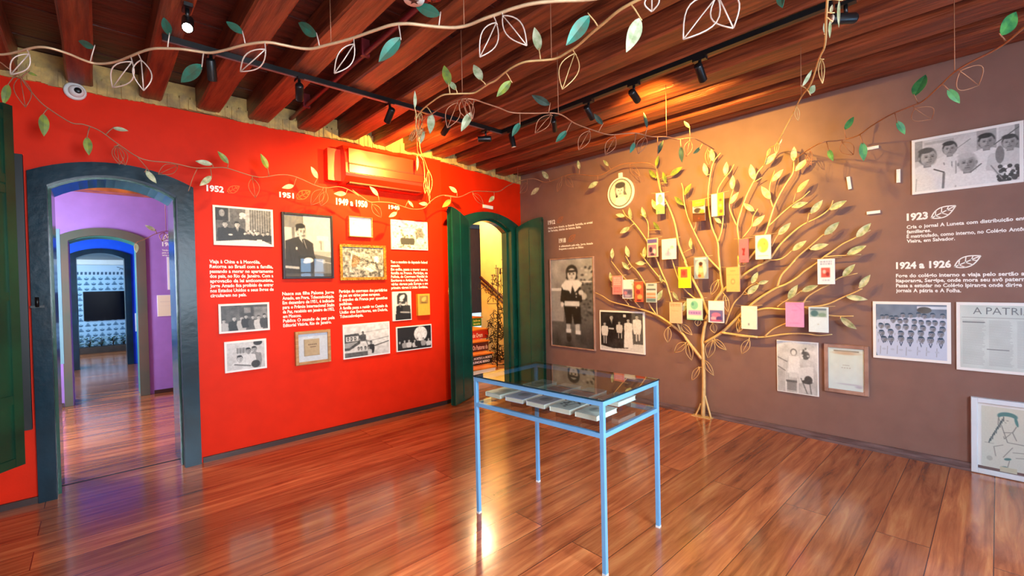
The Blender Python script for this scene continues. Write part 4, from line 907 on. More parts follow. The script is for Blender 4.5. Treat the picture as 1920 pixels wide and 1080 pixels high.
def grow(name, label, cat, paths, leaves, wire, wires='', origin=None, stem='stem', wire2=None, wr=.0035):
    samples = []; segs = []
    for (ps, r0, r1) in paths:
        pp = parse(ps); P = smooth([hit(*p) for p in pp]); px = smooth([(p[0], p[1], 0) for p in pp]); k = len(P)
        md = [pp[min(i//5, len(pp)-1)][2:] for i in range(k)]
        segs.append((P, [r0+(r1-r0)*i/max(1, k-1) for i in range(k)]))
        samples += [(px[i][0], px[i][1], P[i], md[i]) for i in range(k)]
    o0 = np.array(origin if origin is not None else segs[0][0][0]); e = empty(name, tuple(o0), 0, label=label, cat=cat)
    for k, (P, r) in enumerate(segs):
        b = MB(); b.tube([p-o0 for p in P], r, 7); b.build(stem if k == 0 else 'branch', wire, e)
    tag = 'P'; SX = np.array([s_[0] for s_ in samples]); SY = np.array([s_[1] for s_ in samples])
    for ent in leaves.replace('\n', ' ').split(';'):
        tk = ent.split()
        if not tk: continue
        for t_ in tk:
            if t_ in CR_: tag = t_
        tk = [t_ for t_ in tk if t_ not in CR_]
        if not tk: continue
        kind = tk[0][0]; col = tk[0][1:] or 'g'; bx, by = map(float, tk[1].split(',')); tx, ty = map(float, tk[2].split(','))
        ratio = float(tk[3]) if len(tk) > 3 else (.38 if kind == 's' else .5)
        B_ = cpx(tag, bx, by); T_ = cpx(tag, tx, ty); i = int(np.argmin((SX-B_[0])**2+(SY-B_[1])**2)); _, _, PS, md = samples[i]
        if md[0] == 'z':
            dp = depth(PS); pb_, pt = hit(*B_, 'd', dp-.01), hit(*T_, 'd', dp+random.uniform(-.03, .03)); nr = -ray(*B_)
            am = .45
        else:
            pv = md[1]-(.012 if cat == 'tree sculpture' else .0); pb_, pt = hit(*B_, md[0], pv), hit(*T_, md[0], pv-.01); nr = np.array([-1., 0, 0]) if md[0] == 'x' else np.array([0, -1., 0]); am = .3
        ax = pt-pb_; L = np.linalg.norm(ax)
        if L < .02: continue
        ax = ax/L; nr = nr/np.linalg.norm(nr); nr = nr-ax*(nr@ax); nr /= np.linalg.norm(nr); sd = np.cross(ax, nr); th = random.uniform(-am, am); nr = nr*math.cos(th)+sd*math.sin(th)
        lf = leaf_mesh(pb_-o0, pt-o0, nr, kind, LM.get(col, M_LSAGE), e, ratio, wire2 or wire, wr)
        dd = np.linalg.norm(PS-pb_)
        if dd > .012 and dd < .35: tw = MB(); tw.tube([PS-o0, (PS+pb_)/2-o0+np.array([0, 0, .004]), pb_-o0, pb_-o0+(pb_-PS)/dd*.015], [.0042, .0036, .003, .0025], 5); tw.build('stalk', wire2 or wire, lf)
    if wires:
        for t in wires.split(';'):
            (a, b_) = t.split(); ax_, ay = map(float, a.split(',')); i = int(np.argmin((SX-ax_)**2+(SY-ay)**2)); PS = samples[i][2]
            top = float(b_); ww = MB(); ww.tube([PS-o0, np.array([PS[0], PS[1], top])-o0], .0022, 5); 
            ww.build('hanging_wire', M_COPPER, e)
    return e


grow('hanging_vine', 'thick pale metal vine with teal leaves crossing the whole top of the photo', 'vine',
 [('z2.85 U1 -60,440 0,460 100,450 250,410 340,397 440,410 580,455 700,505 800,535 900,535 1000,515 1100,475 1200,435 1300,410 U2 0,410 100,415 200,430 330,445 450,425 600,385 750,360 850,360 950,380 1100,408 1200,410 1300,385 U3 0,350 130,310 300,250 430,210 560,200 700,215 850,230 970,232 1080,210 1200,160 1330,115 U4 0,75 150,35 300,15 450,5 600,0 750,-20 1100,-90 1500,-220', .0065, .009)],
 """U1 o 245,455 90,630 .42; st 795,400 655,345; o 1115,520 950,740 .5; o 1190,505 1212,765 .5; st 1428,300 1380,140;
 U2 st 610,285 465,175; st 265,545 80,695; o 800,415 588,605 .42; st 1235,300 1068,190; U3 o 108,370 -60,620 .42; st 500,315 315,520; st 835,125 615,45; o 1308,190 1168,482 .48; o 1360,130 1565,385 .46""",
 mat('pale_gold_metal', (222, 190, 150), .4, metal=.3, var=.1, scale=14), '621,84 3.12;869,36 3.12', wr=.0036, wire2=M_SILVER)
grow('hanging_vine', 'slim gold vine rising to the top edge right of the centre, with a lime leaf', 'vine',
 [('z2.7 U4 1500,-230 1300,-110 1160,-40 1060,0 900,90 780,190 660,290 560,380 470,440 380,490 300,505 200,512 100,525 0,570 U3 1370,620 1300,680 1240,710 1150,770 1100,787 1000,790 900,795 850,805 790,840 700,910 640,970 z2.66 U8 360,290 352,330', .0075, .0045)],
 """U4 s 230,430 190,225; st 655,130 460,380; o 530,450 425,755; s 1080,150 970,435; sl U3 1430,680 1310,815; s 1185,680 1115,540; sl 905,720 870,545; s 970,760 905,680; U8 sg 490,280 480,450; U8 s 350,240 352,90 .2; o 400,270 370,450 .3; o 380,300 395,500 .3""",
 M_BRASS, '1049,212 3.1;869,176 3.1', wr=.003)
grow('hanging_vine', 'thin copper vine from the tree tip up and left to the middle of the ceiling', 'vine',
 [('z2.62 C 1300,690 1240,655 1150,610 1040,620 960,602 850,600 740,575 640,580 540,585 420,550 300,505 180,435 0,432 U3 1440,950 1330,910 1210,870 1120,840 1030,835 950,860 860,900 780,950 U8 430,330 390,400', .0045, .0045)],
 """U8 o 710,190 625,405; o 745,170 800,330 .6; o 790,165 835,330 .4; s 830,270 740,430; s 430,430 395,540 .3; U4 sd 320,885 165,805; S3 st 45,690 0,765; o 220,645 130,750; st 310,735 245,800; o 435,735 375,845; sd 510,700 460,640; o 580,770 525,870; st 690,800 665,860; o 750,770 710,865; sd 760,720 742,630 .2; sd 1000,720 965,680 .3; o 1000,790 980,880; sd 950,820 955,915 .3; sd 1060,830 1020,865; T3 o 660,90 670,230 .3; sd 240,130 285,10 .3""",
 M_COPPER, '1047,212 3.03;1249,256 3.03', wr=.0026)
grow('hanging_vine', 'gold bundle of thin vine tips dropping past the right end of the air conditioner', 'vine',
 [('z2.66 U8 360,290 z2.62 365,400 y4.0 370,560 y4.3 380,620 420,680 y4.36 432,780 435,850 460,950 478,1040', .0045, .004), ('z2.62 U8 365,400 y3.9 385,500 y4.1 400,600 y4.3 440,700 y4.36 468,800 470,920 480,1000', .004, .003)],
 """U8 o 365,420 320,520 .35; o 380,440 380,520 .3; o 350,420 300,510 .25; s 370,640 372,765 .2; o 440,830 435,960 .3; o 465,760 475,960 .25; s 420,470 400,530 .4; o 400,420 412,470 .4""",
 M_BRASS, '', wr=.0026)
grow('hanging_vine', 'long thin vine running along the red wall and over the corner to the tree', 'vine',
 [('y4.36 P -20,108 U1 0,525 60,570 160,640 240,745 340,860 430,930 R 400,690 470,700 560,735 650,800 770,880 850,905 960,915 1050,935 1110,945 U7 0,830 100,830 200,860 330,900 420,910 550,890 650,895 740,925 850,975 950,1000 1060,990 1150,1020 1230,1070 R5 260,135 350,200 430,250 520,250 640,260 750,295 850,320 950,310 1010,250 1080,200 1160,185 1280,205 U8 600,975 700,990 760,975 840,940 950,940 1060,940 1130,895 1220,855 x4.5 S3 120,1005 x4.62 T1 60,225 150,205 250,165 350,140 450,150 560,160 650,145 750,85 850,40 950,30 1100,30 x4.7 1180,70 1215,160 1240,300', .004, .0055),
  ('y4.36 R 770,880 830,950 862,1010', .003, .0025), ('y4.36 R 1110,948 1085,1000 1060,1075', .003, .0025)],
 """U1 oc 170,650 215,905 .4; sl 235,610 315,640; sl 70,710 30,880 .3; R sl 245,640 248,765 .35; sl 490,770 500,872; s 635,720 722,735; o 655,820 672,925; o 660,820 705,930; s 820,960 880,1030; o 1000,930 890,980; s 1195,925 1100,905; sl 1285,920 1225,850; s 1190,990 1125,1045; U7 sl 460,840 400,710; s 880,920 825,820; s 680,980 580,1000; R3 o 530,20 560,210 .5; o 1210,130 1095,280; o 1240,150 1190,290; R5 s 200,170 85,170; s 510,190 430,100; s 690,350 615,395; s 800,240 850,300; s 985,270 905,265; o 450,270 540,400; sl 1210,230 1130,300; s 1270,160 1195,100; U8 o 840,960 930,1050; s 1020,980 975,1030; o 1300,870 1235,955; s 1400,910 1325,970; T1 s 100,190 30,110; o 235,190 190,325; o 275,175 350,275; s 415,95 395,0; s 600,220 500,285; s 710,60 650,0; o 925,60 1025,160""",
 M_COPPER, '971,338 3.03', wr=.0024, wire2=M_COPPER)
grow('hanging_vine', 'brown vine with bright green leaves sweeping to the right edge over the brown wall', 'vine',
 [('x4.7 T4 510,160 S4 160,890 x4.5 230,840 x4.2 310,800 z2.62 400,790 500,765 580,710 690,645 800,600 870,570 960,490 1050,405 1150,345 1250,295 1340,240 1440,155 1560,60', .004, .0055)],
 """S4 sG 825,540 885,415; sG 1010,500 1080,580; o 1080,400 1185,480 .85; sG 1310,200 1405,60; o 825,610 920,670 .8; sG 725,680 772,755; sG 430,730 485,655; o 415,800 480,870 .7; sG 530,800 540,905; sG 340,840 365,905; o 240,850 225,940 .3; o 215,870 245,930 .3""",
 M_COPPER, '1792,131 3.15', wr=.0028)
grow('hanging_vine', 'hanging vine seen end-on, falling from the top right down to the tree tip', 'vine',
 [('z2.7 U5 1230,-260 1226,-120 1220,0 1210,150 1200,380 1150,500 1080,710 1000,820 930,960 z2.58 T3 1265,10 x4.5 1240,50 x4.66 1180,90 x4.72 1140,220', .006, .004)],
 """U5 s 1010,730 1095,585 .2; sw 1070,790 1120,715 .4; o 1170,500 1180,705 .2; o 960,900 975,1020 .3; sw 1245,170 1240,320 .16; s 1320,0 1315,230 .1; sw 1250,110 1260,40 .4; s 1200,290 1190,190 .15; T3 o 1190,80 1160,150 .3; o 1250,30 1240,130 .3; s 1265,50 1290,0 .2""",
 M_BRASS, '1502,182 3.15', wr=.0026)
grow('hanging_vine', 'part of a pale vine at the very top edge with big outlined leaves', 'vine',
 [('z2.8 P 1215,-25 1290,-22 1345,-14 1420,-22 1500,-30 1600,-60 1700,-110', .006, .006)],
 """P o 1222,-12 1222,22 .9; o 1345,-8 1281,74 .55; o 1345,-10 1375,53 .7; st 1462,-16 1466,14 .45""", M_SILVER, '', wr=.004)
grow('vine_tip', 'thin vine tip with one pale leaf inside the purple room beyond the left doorway', 'vine',
 [('y5.4 P 324,433 308,434 290,439 275,447 262,452', .003, .003)], 'P s 292,433 272,422; o 308,436 304,452 .7; s 255,456 256,474 .4', M_COPPER, '310,434 2.98', wr=.003)

# tree sculpture on the brown wall
TX = 4.74; K = 1/173.
TP = [('x4.755 P 1318,781 1319.5,740 1319.5,700 1318,650 T5 742,850 765,700 800,600', 4.0, 2.8),
 ('x4.74 T5 800,600 740,430 680,310 620,190 560,50 T3 480,1050 420,900 385,720 330,570 265,440 230,280', 2.6, 1.6),
 ('x4.75 Z6 455,200 300,0 T5 520,770 300,610 120,540 T2 1000,570 850,530 700,490 620,440 545,403', 3.0, .8),
 ('x4.74 T5 525,770 490,690 430,460 400,350 375,270 330,170 270,20 T1 1190,1000 1090,810 1000,680 930,600 880,560 850,505', 2.0, 1.0),
 ('x4.745 T1 1110,800 1110,660 1085,595 1030,550', 1.0, .8),
 ('x4.745 T5 375,275 300,210 200,90 140,10 T3 120,1010 95,965', 1.3, .8),
 ('x4.745 T2 1140,625 1060,500 1040,350 950,200 890,140 838,50', 1.4, .9),
 ('x4.745 T5 285,600 278,540 275,460', 1.2, 1.0),
 ('x4.745 T2 980,552 910,460 860,300 830,265 760,180 700,100', 1.3, .8),
 ('x4.745 T2 870,525 820,460 760,400 700,340', 1.2, .7),
 ('x4.745 T5 700,440 650,420 560,340 500,240 430,30 T3 360,1010 340,930', 1.4, 1.0),
 ('x4.75 T5 762,880 940,770 1100,620 T6 50,590 160,490 250,420 400,330 500,290 620,220 700,150 820,70 T4 740,1000 800,960 900,890 1000,840 1135,770', 2.8, 1.0),
 ('x4.745 T4 740,1000 830,990 930,985 1055,978', 1.1, .8),
 ('x4.745 T6 420,310 460,200 540,110 600,40 T4 450,1080 520,1000 610,920 680,860 740,810 815,800', 1.8, .9),
 ('x4.745 T5 925,775 1100,800 1300,822 T6 0,805 170,820 300,820 450,797 600,785 730,790 850,805 975,793', 2.3, .9),
 ('x4.74 T6 290,815 380,740 500,685 600,640', 1.3, 1.0),
 ('x4.745 T5 1140,585 1290,550 T6 330,530 500,540 700,520 850,505 950,480 1080,420 1200,370 1280,330', 2.0, .9),
 ('x4.74 T6 420,515 480,470 580,410 665,350', 1.3, .8),
 ('x4.74 T6 680,480 730,410 840,340 940,290 1010,240 1080,210 1230,175', 1.3, .8),
 ('x4.74 T6 700,525 850,570 940,600 1060,610 1190,608', 1.2, .8),
 ('x4.745 T5 770,650 820,540 885,430 940,340 930,250 905,0 T3 745,870 690,720 665,500 680,330 710,200 T3 770,120', 2.7, .9),
 ('x4.74 T3 750,870 780,770 790,650 765,540 745,440 800,340 850,280 885,215', 1.5, .9),
 ('x4.74 T5 920,150 900,125 800,20 T3 620,930 540,770 490,650 460,520 455,430 440,375', 2.0, .9),
 ('x4.74 T3 545,775 560,720 555,640', 1.0, .8),
 ('x4.75 T5 880,440 980,320 1120,220 1250,130 1404,50 T4 290,1010 370,900 460,810 560,730 700,660 790,590 820,520', 2.6, .9),
 ('x4.74 T4 250,1025 360,1020 420,990 470,945', 1.2, .8),
 ('x4.74 T5 1120,222 1108,110 1105,0 T3 930,1060 930,900 912,740 940,620 990,480 1050,360 1080,290 1130,230', 2.2, 1.1),
 ('x4.74 T3 1050,370 1120,325', 1.0, .7),
 ('x4.74 T3 905,735 850,600 850,520 880,420', 1.4, .8),
 ('x4.74 T3 955,840 1030,740 1045,660 1085,590', 1.2, .8),
 ('x4.74 T4 60,1060 130,990 200,900 250,800 270,740 320,580 370,470 430,370 480,290 490,190', 2.0, 1.2),
 ('x4.74 T4 312,580 290,500 285,400 330,260', 1.2, .8),
 ('x4.74 T4 270,745 400,620 500,540 560,500 625,440', 1.4, .8),
 ('x4.74 T4 480,545 505,460', .9, .7), ('x4.74 T4 600,710 615,630', .9, .7), ('x4.74 T4 300,910 330,850 355,810', .9, .7),
 ('x4.74 T5 975,690 1000,620 1060,480 1140,390 1200,320 1280,270', 1.4, .8), ('x4.74 T5 1150,390 1245,380', .8, .6),
 ('x4.74 T5 500,690 540,770', 1.2, 1.0), ('x4.76 Z6 445,700 410,780 372,850', 1.6, 1.5), ('x4.76 Z6 488,600 520,720 560,868', 2.0, 1.8)]
TL = """T3 s 705,190 690,85 .42; s 655,310 628,205; s 810,310 820,195; sl 225,330 160,262; sl 225,235 245,140; sl 310,375 280,280; sl 345,310 445,238; sl 455,560 378,488; sl 465,475 520,378; s 230,600 190,510; s 135,665 103,580; sl 255,770 198,700; s 520,930 515,835; s 18,670 -5,590; s 125,1010 130,910; s 135,1052 48,1050; s 870,430 872,308; s 850,550 920,450; s 1055,612 960,545; s 1040,740 1140,645; s 1050,345 1022,215; s 1140,220 1242,118; s 1205,360 1297,258; s 1190,512 1113,402; s 775,715 715,655;
 T4 s 485,190 490,65; s 500,272 605,168; s 515,455 614,342; s 470,577 605,538; s 630,632 731,518; s 785,600 932,522; s 355,812 460,710; s 475,945 592,860; s 745,812 870,703; s 625,932 780,890; s 1015,832 1138,712; s 935,977 1097,902; T6 s 1080,205 1203,82; s 1250,325 1357,190; s 1112,410 1332,442 .3; s 665,357 828,298; s 530,435 622,293; s 1058,622 1217,742;
 T5 s 1240,278 1300,160; s 1305,280 1410,252; s 1195,385 1312,288; s 440,365 495,450; s 280,445 335,345; s 548,560 580,450; s 330,265 305,190;
 T1 s 935,600 915,480; s 872,568 778,552; s 922,680 820,742; s 1085,588 1042,475; s 745,1000 745,893; s 912,980 882,868; s 895,1075 842,1032; T2 s 870,180 800,108; s 1142,482 1192,380; s 705,300 686,208; s 870,460 905,490;
 T5 o 395,720 390,878 .5; o 525,690 637,800 .4; o 575,878 455,975 .5; o 592,885 632,1058 .4; o 848,852 795,1035 .5; o 862,842 983,952 .35; o 1215,845 1138,992 .45; o 903,240 828,397 .45; o 965,390 1000,570 .3; o 700,640 690,710 .9; o 845,680 865,782 .7; o 1150,640 1100,775 .5; T6 o 30,640 30,770 .4; Z6 o 485,210 590,385 .35; o 430,290 345,440 .4"""
tree = grow('tree_sculpture', 'gold painted metal tree sculpture with leaves, standing against the brown wall', 'tree sculpture',
 [(p, a*K, b_*K) for (p, a, b_) in TP], TL, M_BRASS, '', origin=(4.755, 2.17, 0), stem='trunk', wire2=M_BRASS, wr=.003)
b = MB(); b.box(-.04, .045, -.11, .1, 0, .008); b.build('foot_plate', M_BRASS, tree)

# ------------------------------------------------------------------ books hung in the tree
def cov(bg, fn=None):
    def f(p):
        p.r(0, 0, 1, 1, bg)
        if fn: fn(p)
        p.n(.015, 12)
    return f
def hung_book(q, paint, edge, label, x=4.685, dy=0, cord=True):
    (l, t, r, bt) = q; A_ = hit(l, (t+bt)/2, 'x', x); B_ = hit(r, (t+bt)/2, 'x', x); T_ = hit((l+r)/2, t, 'x', x); D_ = hit((l+r)/2, bt, 'x', x)
    w = A_[1]-B_[1]; h = T_[2]-D_[2]; e = empty('hanging_book', (x, (A_[1]+B_[1])/2, D_[2]), -R90+dy, label=label, cat='book', group='books hung in the branches of the tree sculpture')
    m = mat('cover_%d_%d_%d' % edge, edge, .45, var=.03)
    b = MB(); b.box(-w/2, w/2, -.002, 0, 0, h); b.box(-w/2, w/2, .013, .015, 0, h); b.box(-w/2, -w/2+.002, 0, .013, 0, h); b.build('cover', m, e)
    b = MB(); b.box(-w/2+.002, w/2-.003, .0, .013, .003, h-.003); b.build('pages', M_PAGE, e)
    pc = Pic(w/h, 34); paint(pc); pc.mesh('cover_art', -w/2, w/2, 0, h, -.003, e, PRINTG)
    if cord:
        b = MB(); b.tube([(-w/2-.05, .01, h+.008), (-w*.2, .004, h+.002), (w*.2, .004, h+.004), (w/2+.05, .012, h+.012)], .0018, 5); b.tube([(-w*.2, .004, h+.002), (-w*.22, -.004, h-.006), (-w*.2, .006, h-.004)], .0016, 5); b.build('cord', M_BRASS, e)
    return e
def txt(p, y0, y1, k, c, x0=.15, x1=.85):
    n_ = k
    for i in range(n_):
        y = y0+(y1-y0)*(i+.5)/n_; x = x0
        while x < x1: w = random.uniform(.06, .16); p.r(x, y-(y1-y0)/n_*.3, min(x+w, x1), y+(y1-y0)/n_*.3, c); x += w+.05
WH = (240, 238, 240)
BK = [((1231,362,1245,401), cov(WH, lambda p: p.e(.5,.3,.3,.2,(120,110,140)).e(.5,.12,.15,.05,(60,60,80)).p([(0,.6),(.4,.5),(1,.66),(1,1),(0,1)],(150,190,70)).e(.5,.75,.2,.08,(230,220,60)).e(.3,.9,.2,.08,(60,130,90))), (214,214,220), 'narrow book with a butterfly above green and yellow flowers, highest left in the tree', .5),
 ((1299,375,1322,415), cov((96,48,34), lambda p: p.r(0,0,1,.3,(222,196,50)).r(0,.28,1,.62,(226,212,214)).e(.4,.48,.3,.12,(60,50,60)).e(.75,.55,.2,.1,(200,150,60)).l(.1,.32,.9,.3,.02,(40,30,30)).r(.2,.08,.8,.16,(236,214,90)).l(0,.62,1,.7,.04,(60,26,20)).e(.5,.86,.04,.03,(200,60,50))), (90,46,34), 'book with a yellow top and dark brown base, high in the middle of the tree', 0),
 ((1334,363,1357,405), cov(WH, lambda p: p.r(.5,0,1,1,(236,150,40)).e(.75,.3,.12,.06,(190,80,40)).e(.72,.55,.14,.08,(250,210,120)).e(.78,.8,.12,.08,(190,80,40))), (240,226,210), 'book with a white left half and orange right half, highest in the tree centre', 0),
 ((1213.5,447,1233,482), cov((206,190,160), lambda p: p.r(.05,.04,.95,.25,(92,84,160)).r(.1,.34,.9,.95,(150,110,140)).e(.35,.6,.15,.15,(60,40,70)).e(.7,.7,.15,.15,(220,190,190)).e(.5,.85,.2,.06,(70,50,80))), (186,172,150), 'cream and purple framed book cover hanging left of the white one with a pink dancer'  , 0),
 ((1241,448,1267,486), cov(WH, lambda p: p.e(.45,.75,.25,.12,(206,176,220)).l(.45,.75,.5,.5,.05,(206,150,200)).e(.75,.42,.12,.08,(120,220,180)).l(.35,.6,.75,.45,.03,(216,170,210))), (232,232,236), 'white book with a faint pink and green dancing shape, left side of the tree', 0),
 ((1385.5,448,1403,492), cov((232,104,124), lambda p: p.l(.4,.42,.55,.5,.03,(120,20,30)).l(.6,.42,.5,.6,.03,(120,20,30)).e(.5,.66,.12,.04,(120,20,30)).r(.3,.9,.7,.92,(170,50,70))), (206,76,96), 'narrow pinkish red book in the upper right of the trunk', 0),
 ((1416.5,441,1445,486), cov(WH, lambda p: p.e(.5,.42,.36,.3,(150,214,90),.06).e(.56,.36,.16,.14,(236,214,90)).e(.6,.36,.06,.06,(240,150,80)).e(.3,.55,.1,.1,(190,226,150)).r(.15,.84,.85,.88,(200,200,170))), (232,236,226), 'white book with a big green circle, upper right of the trunk', 0),
 ((1301.5,482,1327,523), cov((130,146,172), lambda p: p.e(.5,.52,.42,.42,(186,196,206)).p([(.36,.4),(.64,.4),(.74,.95),(.3,.95)],(226,160,110)).e(.5,.34,.12,.08,(110,60,40)).e(.5,.3,.14,.08,(70,44,40)).e(.5,.6,.2,.12,(232,190,150)).e(.4,.85,.12,.06,(190,90,60)).r(.1,.03,.9,.1,(220,226,236))), (150,160,180), 'grey-blue book cover with an oval and a standing figure, centre of the tree', 0),
 ((1272,501,1295,540), cov((236,206,60), lambda p: p.r(.2,.1,.75,.5,(224,90,70)).e(.45,.28,.15,.12,(180,60,60)).r(0,.58,1,1,(244,226,40)).r(.35,.7,.65,.73,(206,170,40))), (226,190,40), 'bright yellow book with a red square, left of the trunk', 0),
 ((1362,501.5,1387,547), cov((240,176,112), lambda p: p.r(.05,.3,.95,.31,(216,140,90)).e(.5,.58,.16,.12,(228,140,90)).e(.5,.58,.08,.07,(240,190,130)).r(.3,.12,.7,.15,(220,140,90))), (222,150,96), 'plain pale orange book just right of the trunk', 0),
 ((1533,485.5,1565,533), cov((238,240,246), lambda p: (txt(p,.05,.25,2,(150,160,190)), p.r(.22,.35,.74,.72,(214,92,80)), p.e(.4,.5,.1,.08,(236,190,180)), p.e(.6,.6,.1,.08,(160,50,50)), txt(p,.8,.88,1,(170,180,200),.3,.7))), (222,226,236), 'white book with a red square picture, far right of the tree', 0),
 ((1148.5,517.5,1167,552), cov((236,140,140), lambda p: (txt(p,.06,.5,4,(246,196,190)), txt(p,.6,.9,3,(214,96,104)))), (216,120,124), 'salmon pink book with lettering, farthest left in the tree', 0),
 ((1167,524.5,1187.5,560), cov((232,236,244), lambda p: p.r(.08,.5,.92,.95,(120,110,150)).e(.3,.7,.15,.1,(200,130,150)).e(.7,.65,.2,.1,(90,90,120)).e(.5,.85,.3,.06,(180,170,200))), (214,216,226), 'white book with a purple-grey picture below, second from the left in the low cluster', 0),
 ((1191,528.5,1205,566), cov((206,84,44), lambda p: p.e(.5,.25,.3,.12,(240,170,90)).e(.4,.5,.25,.12,(150,40,30)).e(.6,.75,.3,.12,(240,150,80)).e(.5,.92,.3,.05,(110,30,20))), (170,70,40), 'narrow orange-red patterned book in the low left cluster', .35),
 ((1211.5,531,1230.5,567), cov((196,206,206), lambda p: p.r(.05,.3,.95,.36,(70,76,90)).r(.05,.5,.95,.64,(226,150,120)).r(.05,.7,.95,.76,(214,120,90)).r(.05,.8,.95,.97,(100,130,140)).r(.2,.06,.8,.12,(90,110,120))), (190,196,196), 'pale book with dark and orange bands, rightmost of the low left cluster', 0),
 ((1255.5,567,1278.5,606), cov((236,186,150), lambda p: (txt(p,.06,.2,2,(170,120,90),.1,.9), p.r(.2,.4,.75,.42,(222,160,124)))), (214,160,126), 'peach coloured book low on the left branch', 0),
 ((1288,560,1316.5,600), cov((196,232,206), lambda p: p.e(.5,.3,.25,.2,(130,200,170)).e(.4,.25,.08,.08,(90,160,150)).r(.1,.55,.95,.76,(196,160,216)) and (txt(p,.6,.72,1,(150,110,190),.12,.92), p.r(.0,.95,1,1,(120,190,160)))), (190,222,200), 'pale green book with a purple band, left of the trunk base fork', 0),
 ((1328.5,564.5,1357,605), cov((246,240,244), lambda p: p.r(.08,.42,.95,.95,(110,104,160)).e(.5,.65,.3,.12,(210,120,160)).e(.35,.8,.2,.08,(240,170,190)).e(.7,.8,.2,.1,(90,70,130)).e(.5,.9,.4,.04,(200,90,130))), (226,222,232), 'white book with a violet and red crowd picture below, over the trunk', 0),
 ((1390,574,1419,617), cov((228,236,222), lambda p: p.r(.45,.74,.52,.84,(120,130,140)).l(.4,.02,.95,.2,.01,(200,210,196))), (212,220,206), 'blank cream book with a tiny mark near its foot, right of the trunk', 0),
 ((1473,567,1507,613), cov((238,160,206), lambda p: p.r(.35,.32,.65,.335,(210,120,170)).r(.15,.04,.85,.07,(226,140,190)).r(.2,.84,.85,.86,(220,140,190)).l(.55,.1,.95,.32,.01,(214,130,180))), (220,136,186), 'plain bright pink book low on the right branches', 0),
 ((1516.5,576,1553,623), cov((222,238,244), lambda p: p.r(.06,.04,.94,.4,(170,190,186)).e(.3,.25,.2,.12,(80,120,124)).e(.7,.3,.2,.08,(130,160,140)).r(.1,.05,.9,.12,(110,126,140)).r(.46,.66,.52,.69,(180,180,170))), (206,222,230), 'pale blue book with a landscape strip on top, lowest on the right of the tree', 0)]
for k, (q, pt, ed, lb, dy) in enumerate(BK): hung_book(q, pt, ed, lb, dy=dy, x=4.685-(k % 2)*.024)

# ------------------------------------------------------------------ display table
TA = math.radians(3.9); tx, ty = 2.123, 1.847
tb = empty('display_table', (tx, ty, 0), TA, label='light blue metal display table with a glass top and books inside', cat='display table')
hx, hy = .31, .483; lw_ = .022
for (a, c) in ((-1, -1), (-1, 1), (1, -1), (1, 1)):
    b = MB(); x_ = a*(hx-lw_/2); y_ = c*(hy-lw_/2); b.box(x_-lw_/2, x_+lw_/2, y_-lw_/2, y_+lw_/2, .012, .888)
    lg = b.build('leg', M_TABLE, tb); b = MB(); b.box(x_-lw_/2-.001, x_+lw_/2+.001, y_-lw_/2-.001, y_+lw_/2+.001, 0, .013); b.build('foot_cap', mat('white_plastic_cap', (226, 228, 230), .4), lg)
for z in (.863, .700):
    for (x0, x1, y0, y1) in ((-hx+lw_, hx-lw_, -hy, -hy+lw_), (-hx+lw_, hx-lw_, hy-lw_, hy), (-hx, -hx+lw_, -hy+lw_, hy-lw_), (hx-lw_, hx, -hy+lw_, hy-lw_)):
        b = MB(); b.box(x0, x1, y0, y1, z, z+.024); b.build('rail', M_TABLE, tb)
b = MB(); b.bbox(-hx-.004, hx+.004, -hy-.004, hy+.004, 0.889, .897, .001); b.build('glass_top', TGLASS, tb)
b = MB()
for (x0, x1, y0, y1) in ((-hx-.0045, hx+.0045, -hy-.0055, -hy-.0045), (-hx-.0045, hx+.0045, hy+.0045, hy+.0055), (-hx-.0055, -hx-.0045, -hy, hy), (hx+.0045, hx+.0055, -hy, hy)): b.box(x0, x1, y0, y1, .8895, .8965)
b.build('glass_edge', mat('dark_glass_edge', (10, 50, 62), .15), tb)
b = MB(); b.box(-hx+.003, hx-.003, -hy+.003, hy-.003, .7245, .7295); b.build('glass_shelf', GLASS, tb)
for (x0, x1, y0, y1) in ((-hx+.008, -hx+.011, -hy+lw_, hy-lw_), (hx-.011, hx-.008, -hy+lw_, hy-lw_)):
    b = MB(); b.box(x0, x1, y0, y1, .7305, .862); b.build('side_glass', GLASS, tb)
for (y0, y1) in ((-hy+.008, -hy+.011), (hy-.011, hy-.008)):
    b = MB(); b.box(-hx+lw_, hx-lw_, y0, y1, .7305, .862); b.build('side_glass', GLASS, tb)
TB = [(-.165, .35, 'pale green book in the glass table, at the far left end of its front row', (206, 220, 206), 0), (-.165, .175, 'lilac-grey book in the glass table, second of its front row', (196, 196, 220), 1), (-.165, 0, 'pinkish grey book in the glass table, third of its front row', (212, 200, 206), 2), (-.165, -.175, 'white book with bold black lettering marks in the glass table', (236, 236, 230), 3), (-.165, -.35, 'plain cream book in the nearest corner of the glass table', (232, 230, 218), 4),
      (.14, .30, 'off-white book in the back row of the glass table, farthest left', (220, 222, 222), 5), (.14, .10, 'pale book in the middle of the back row of the glass table', (216, 222, 226), 6), (.14, -.10, 'pale blue book in the back row of the glass table, beside the end one', (206, 220, 226), 7), (.14, -.30, 'white book with a faint green figure at the near end of the back row', (228, 236, 230), 8)]
MT = tb.matrix_basis.copy(); MT = Matrix.Translation((tx, ty, 0)) @ Matrix.Rotation(TA, 4, 'Z')
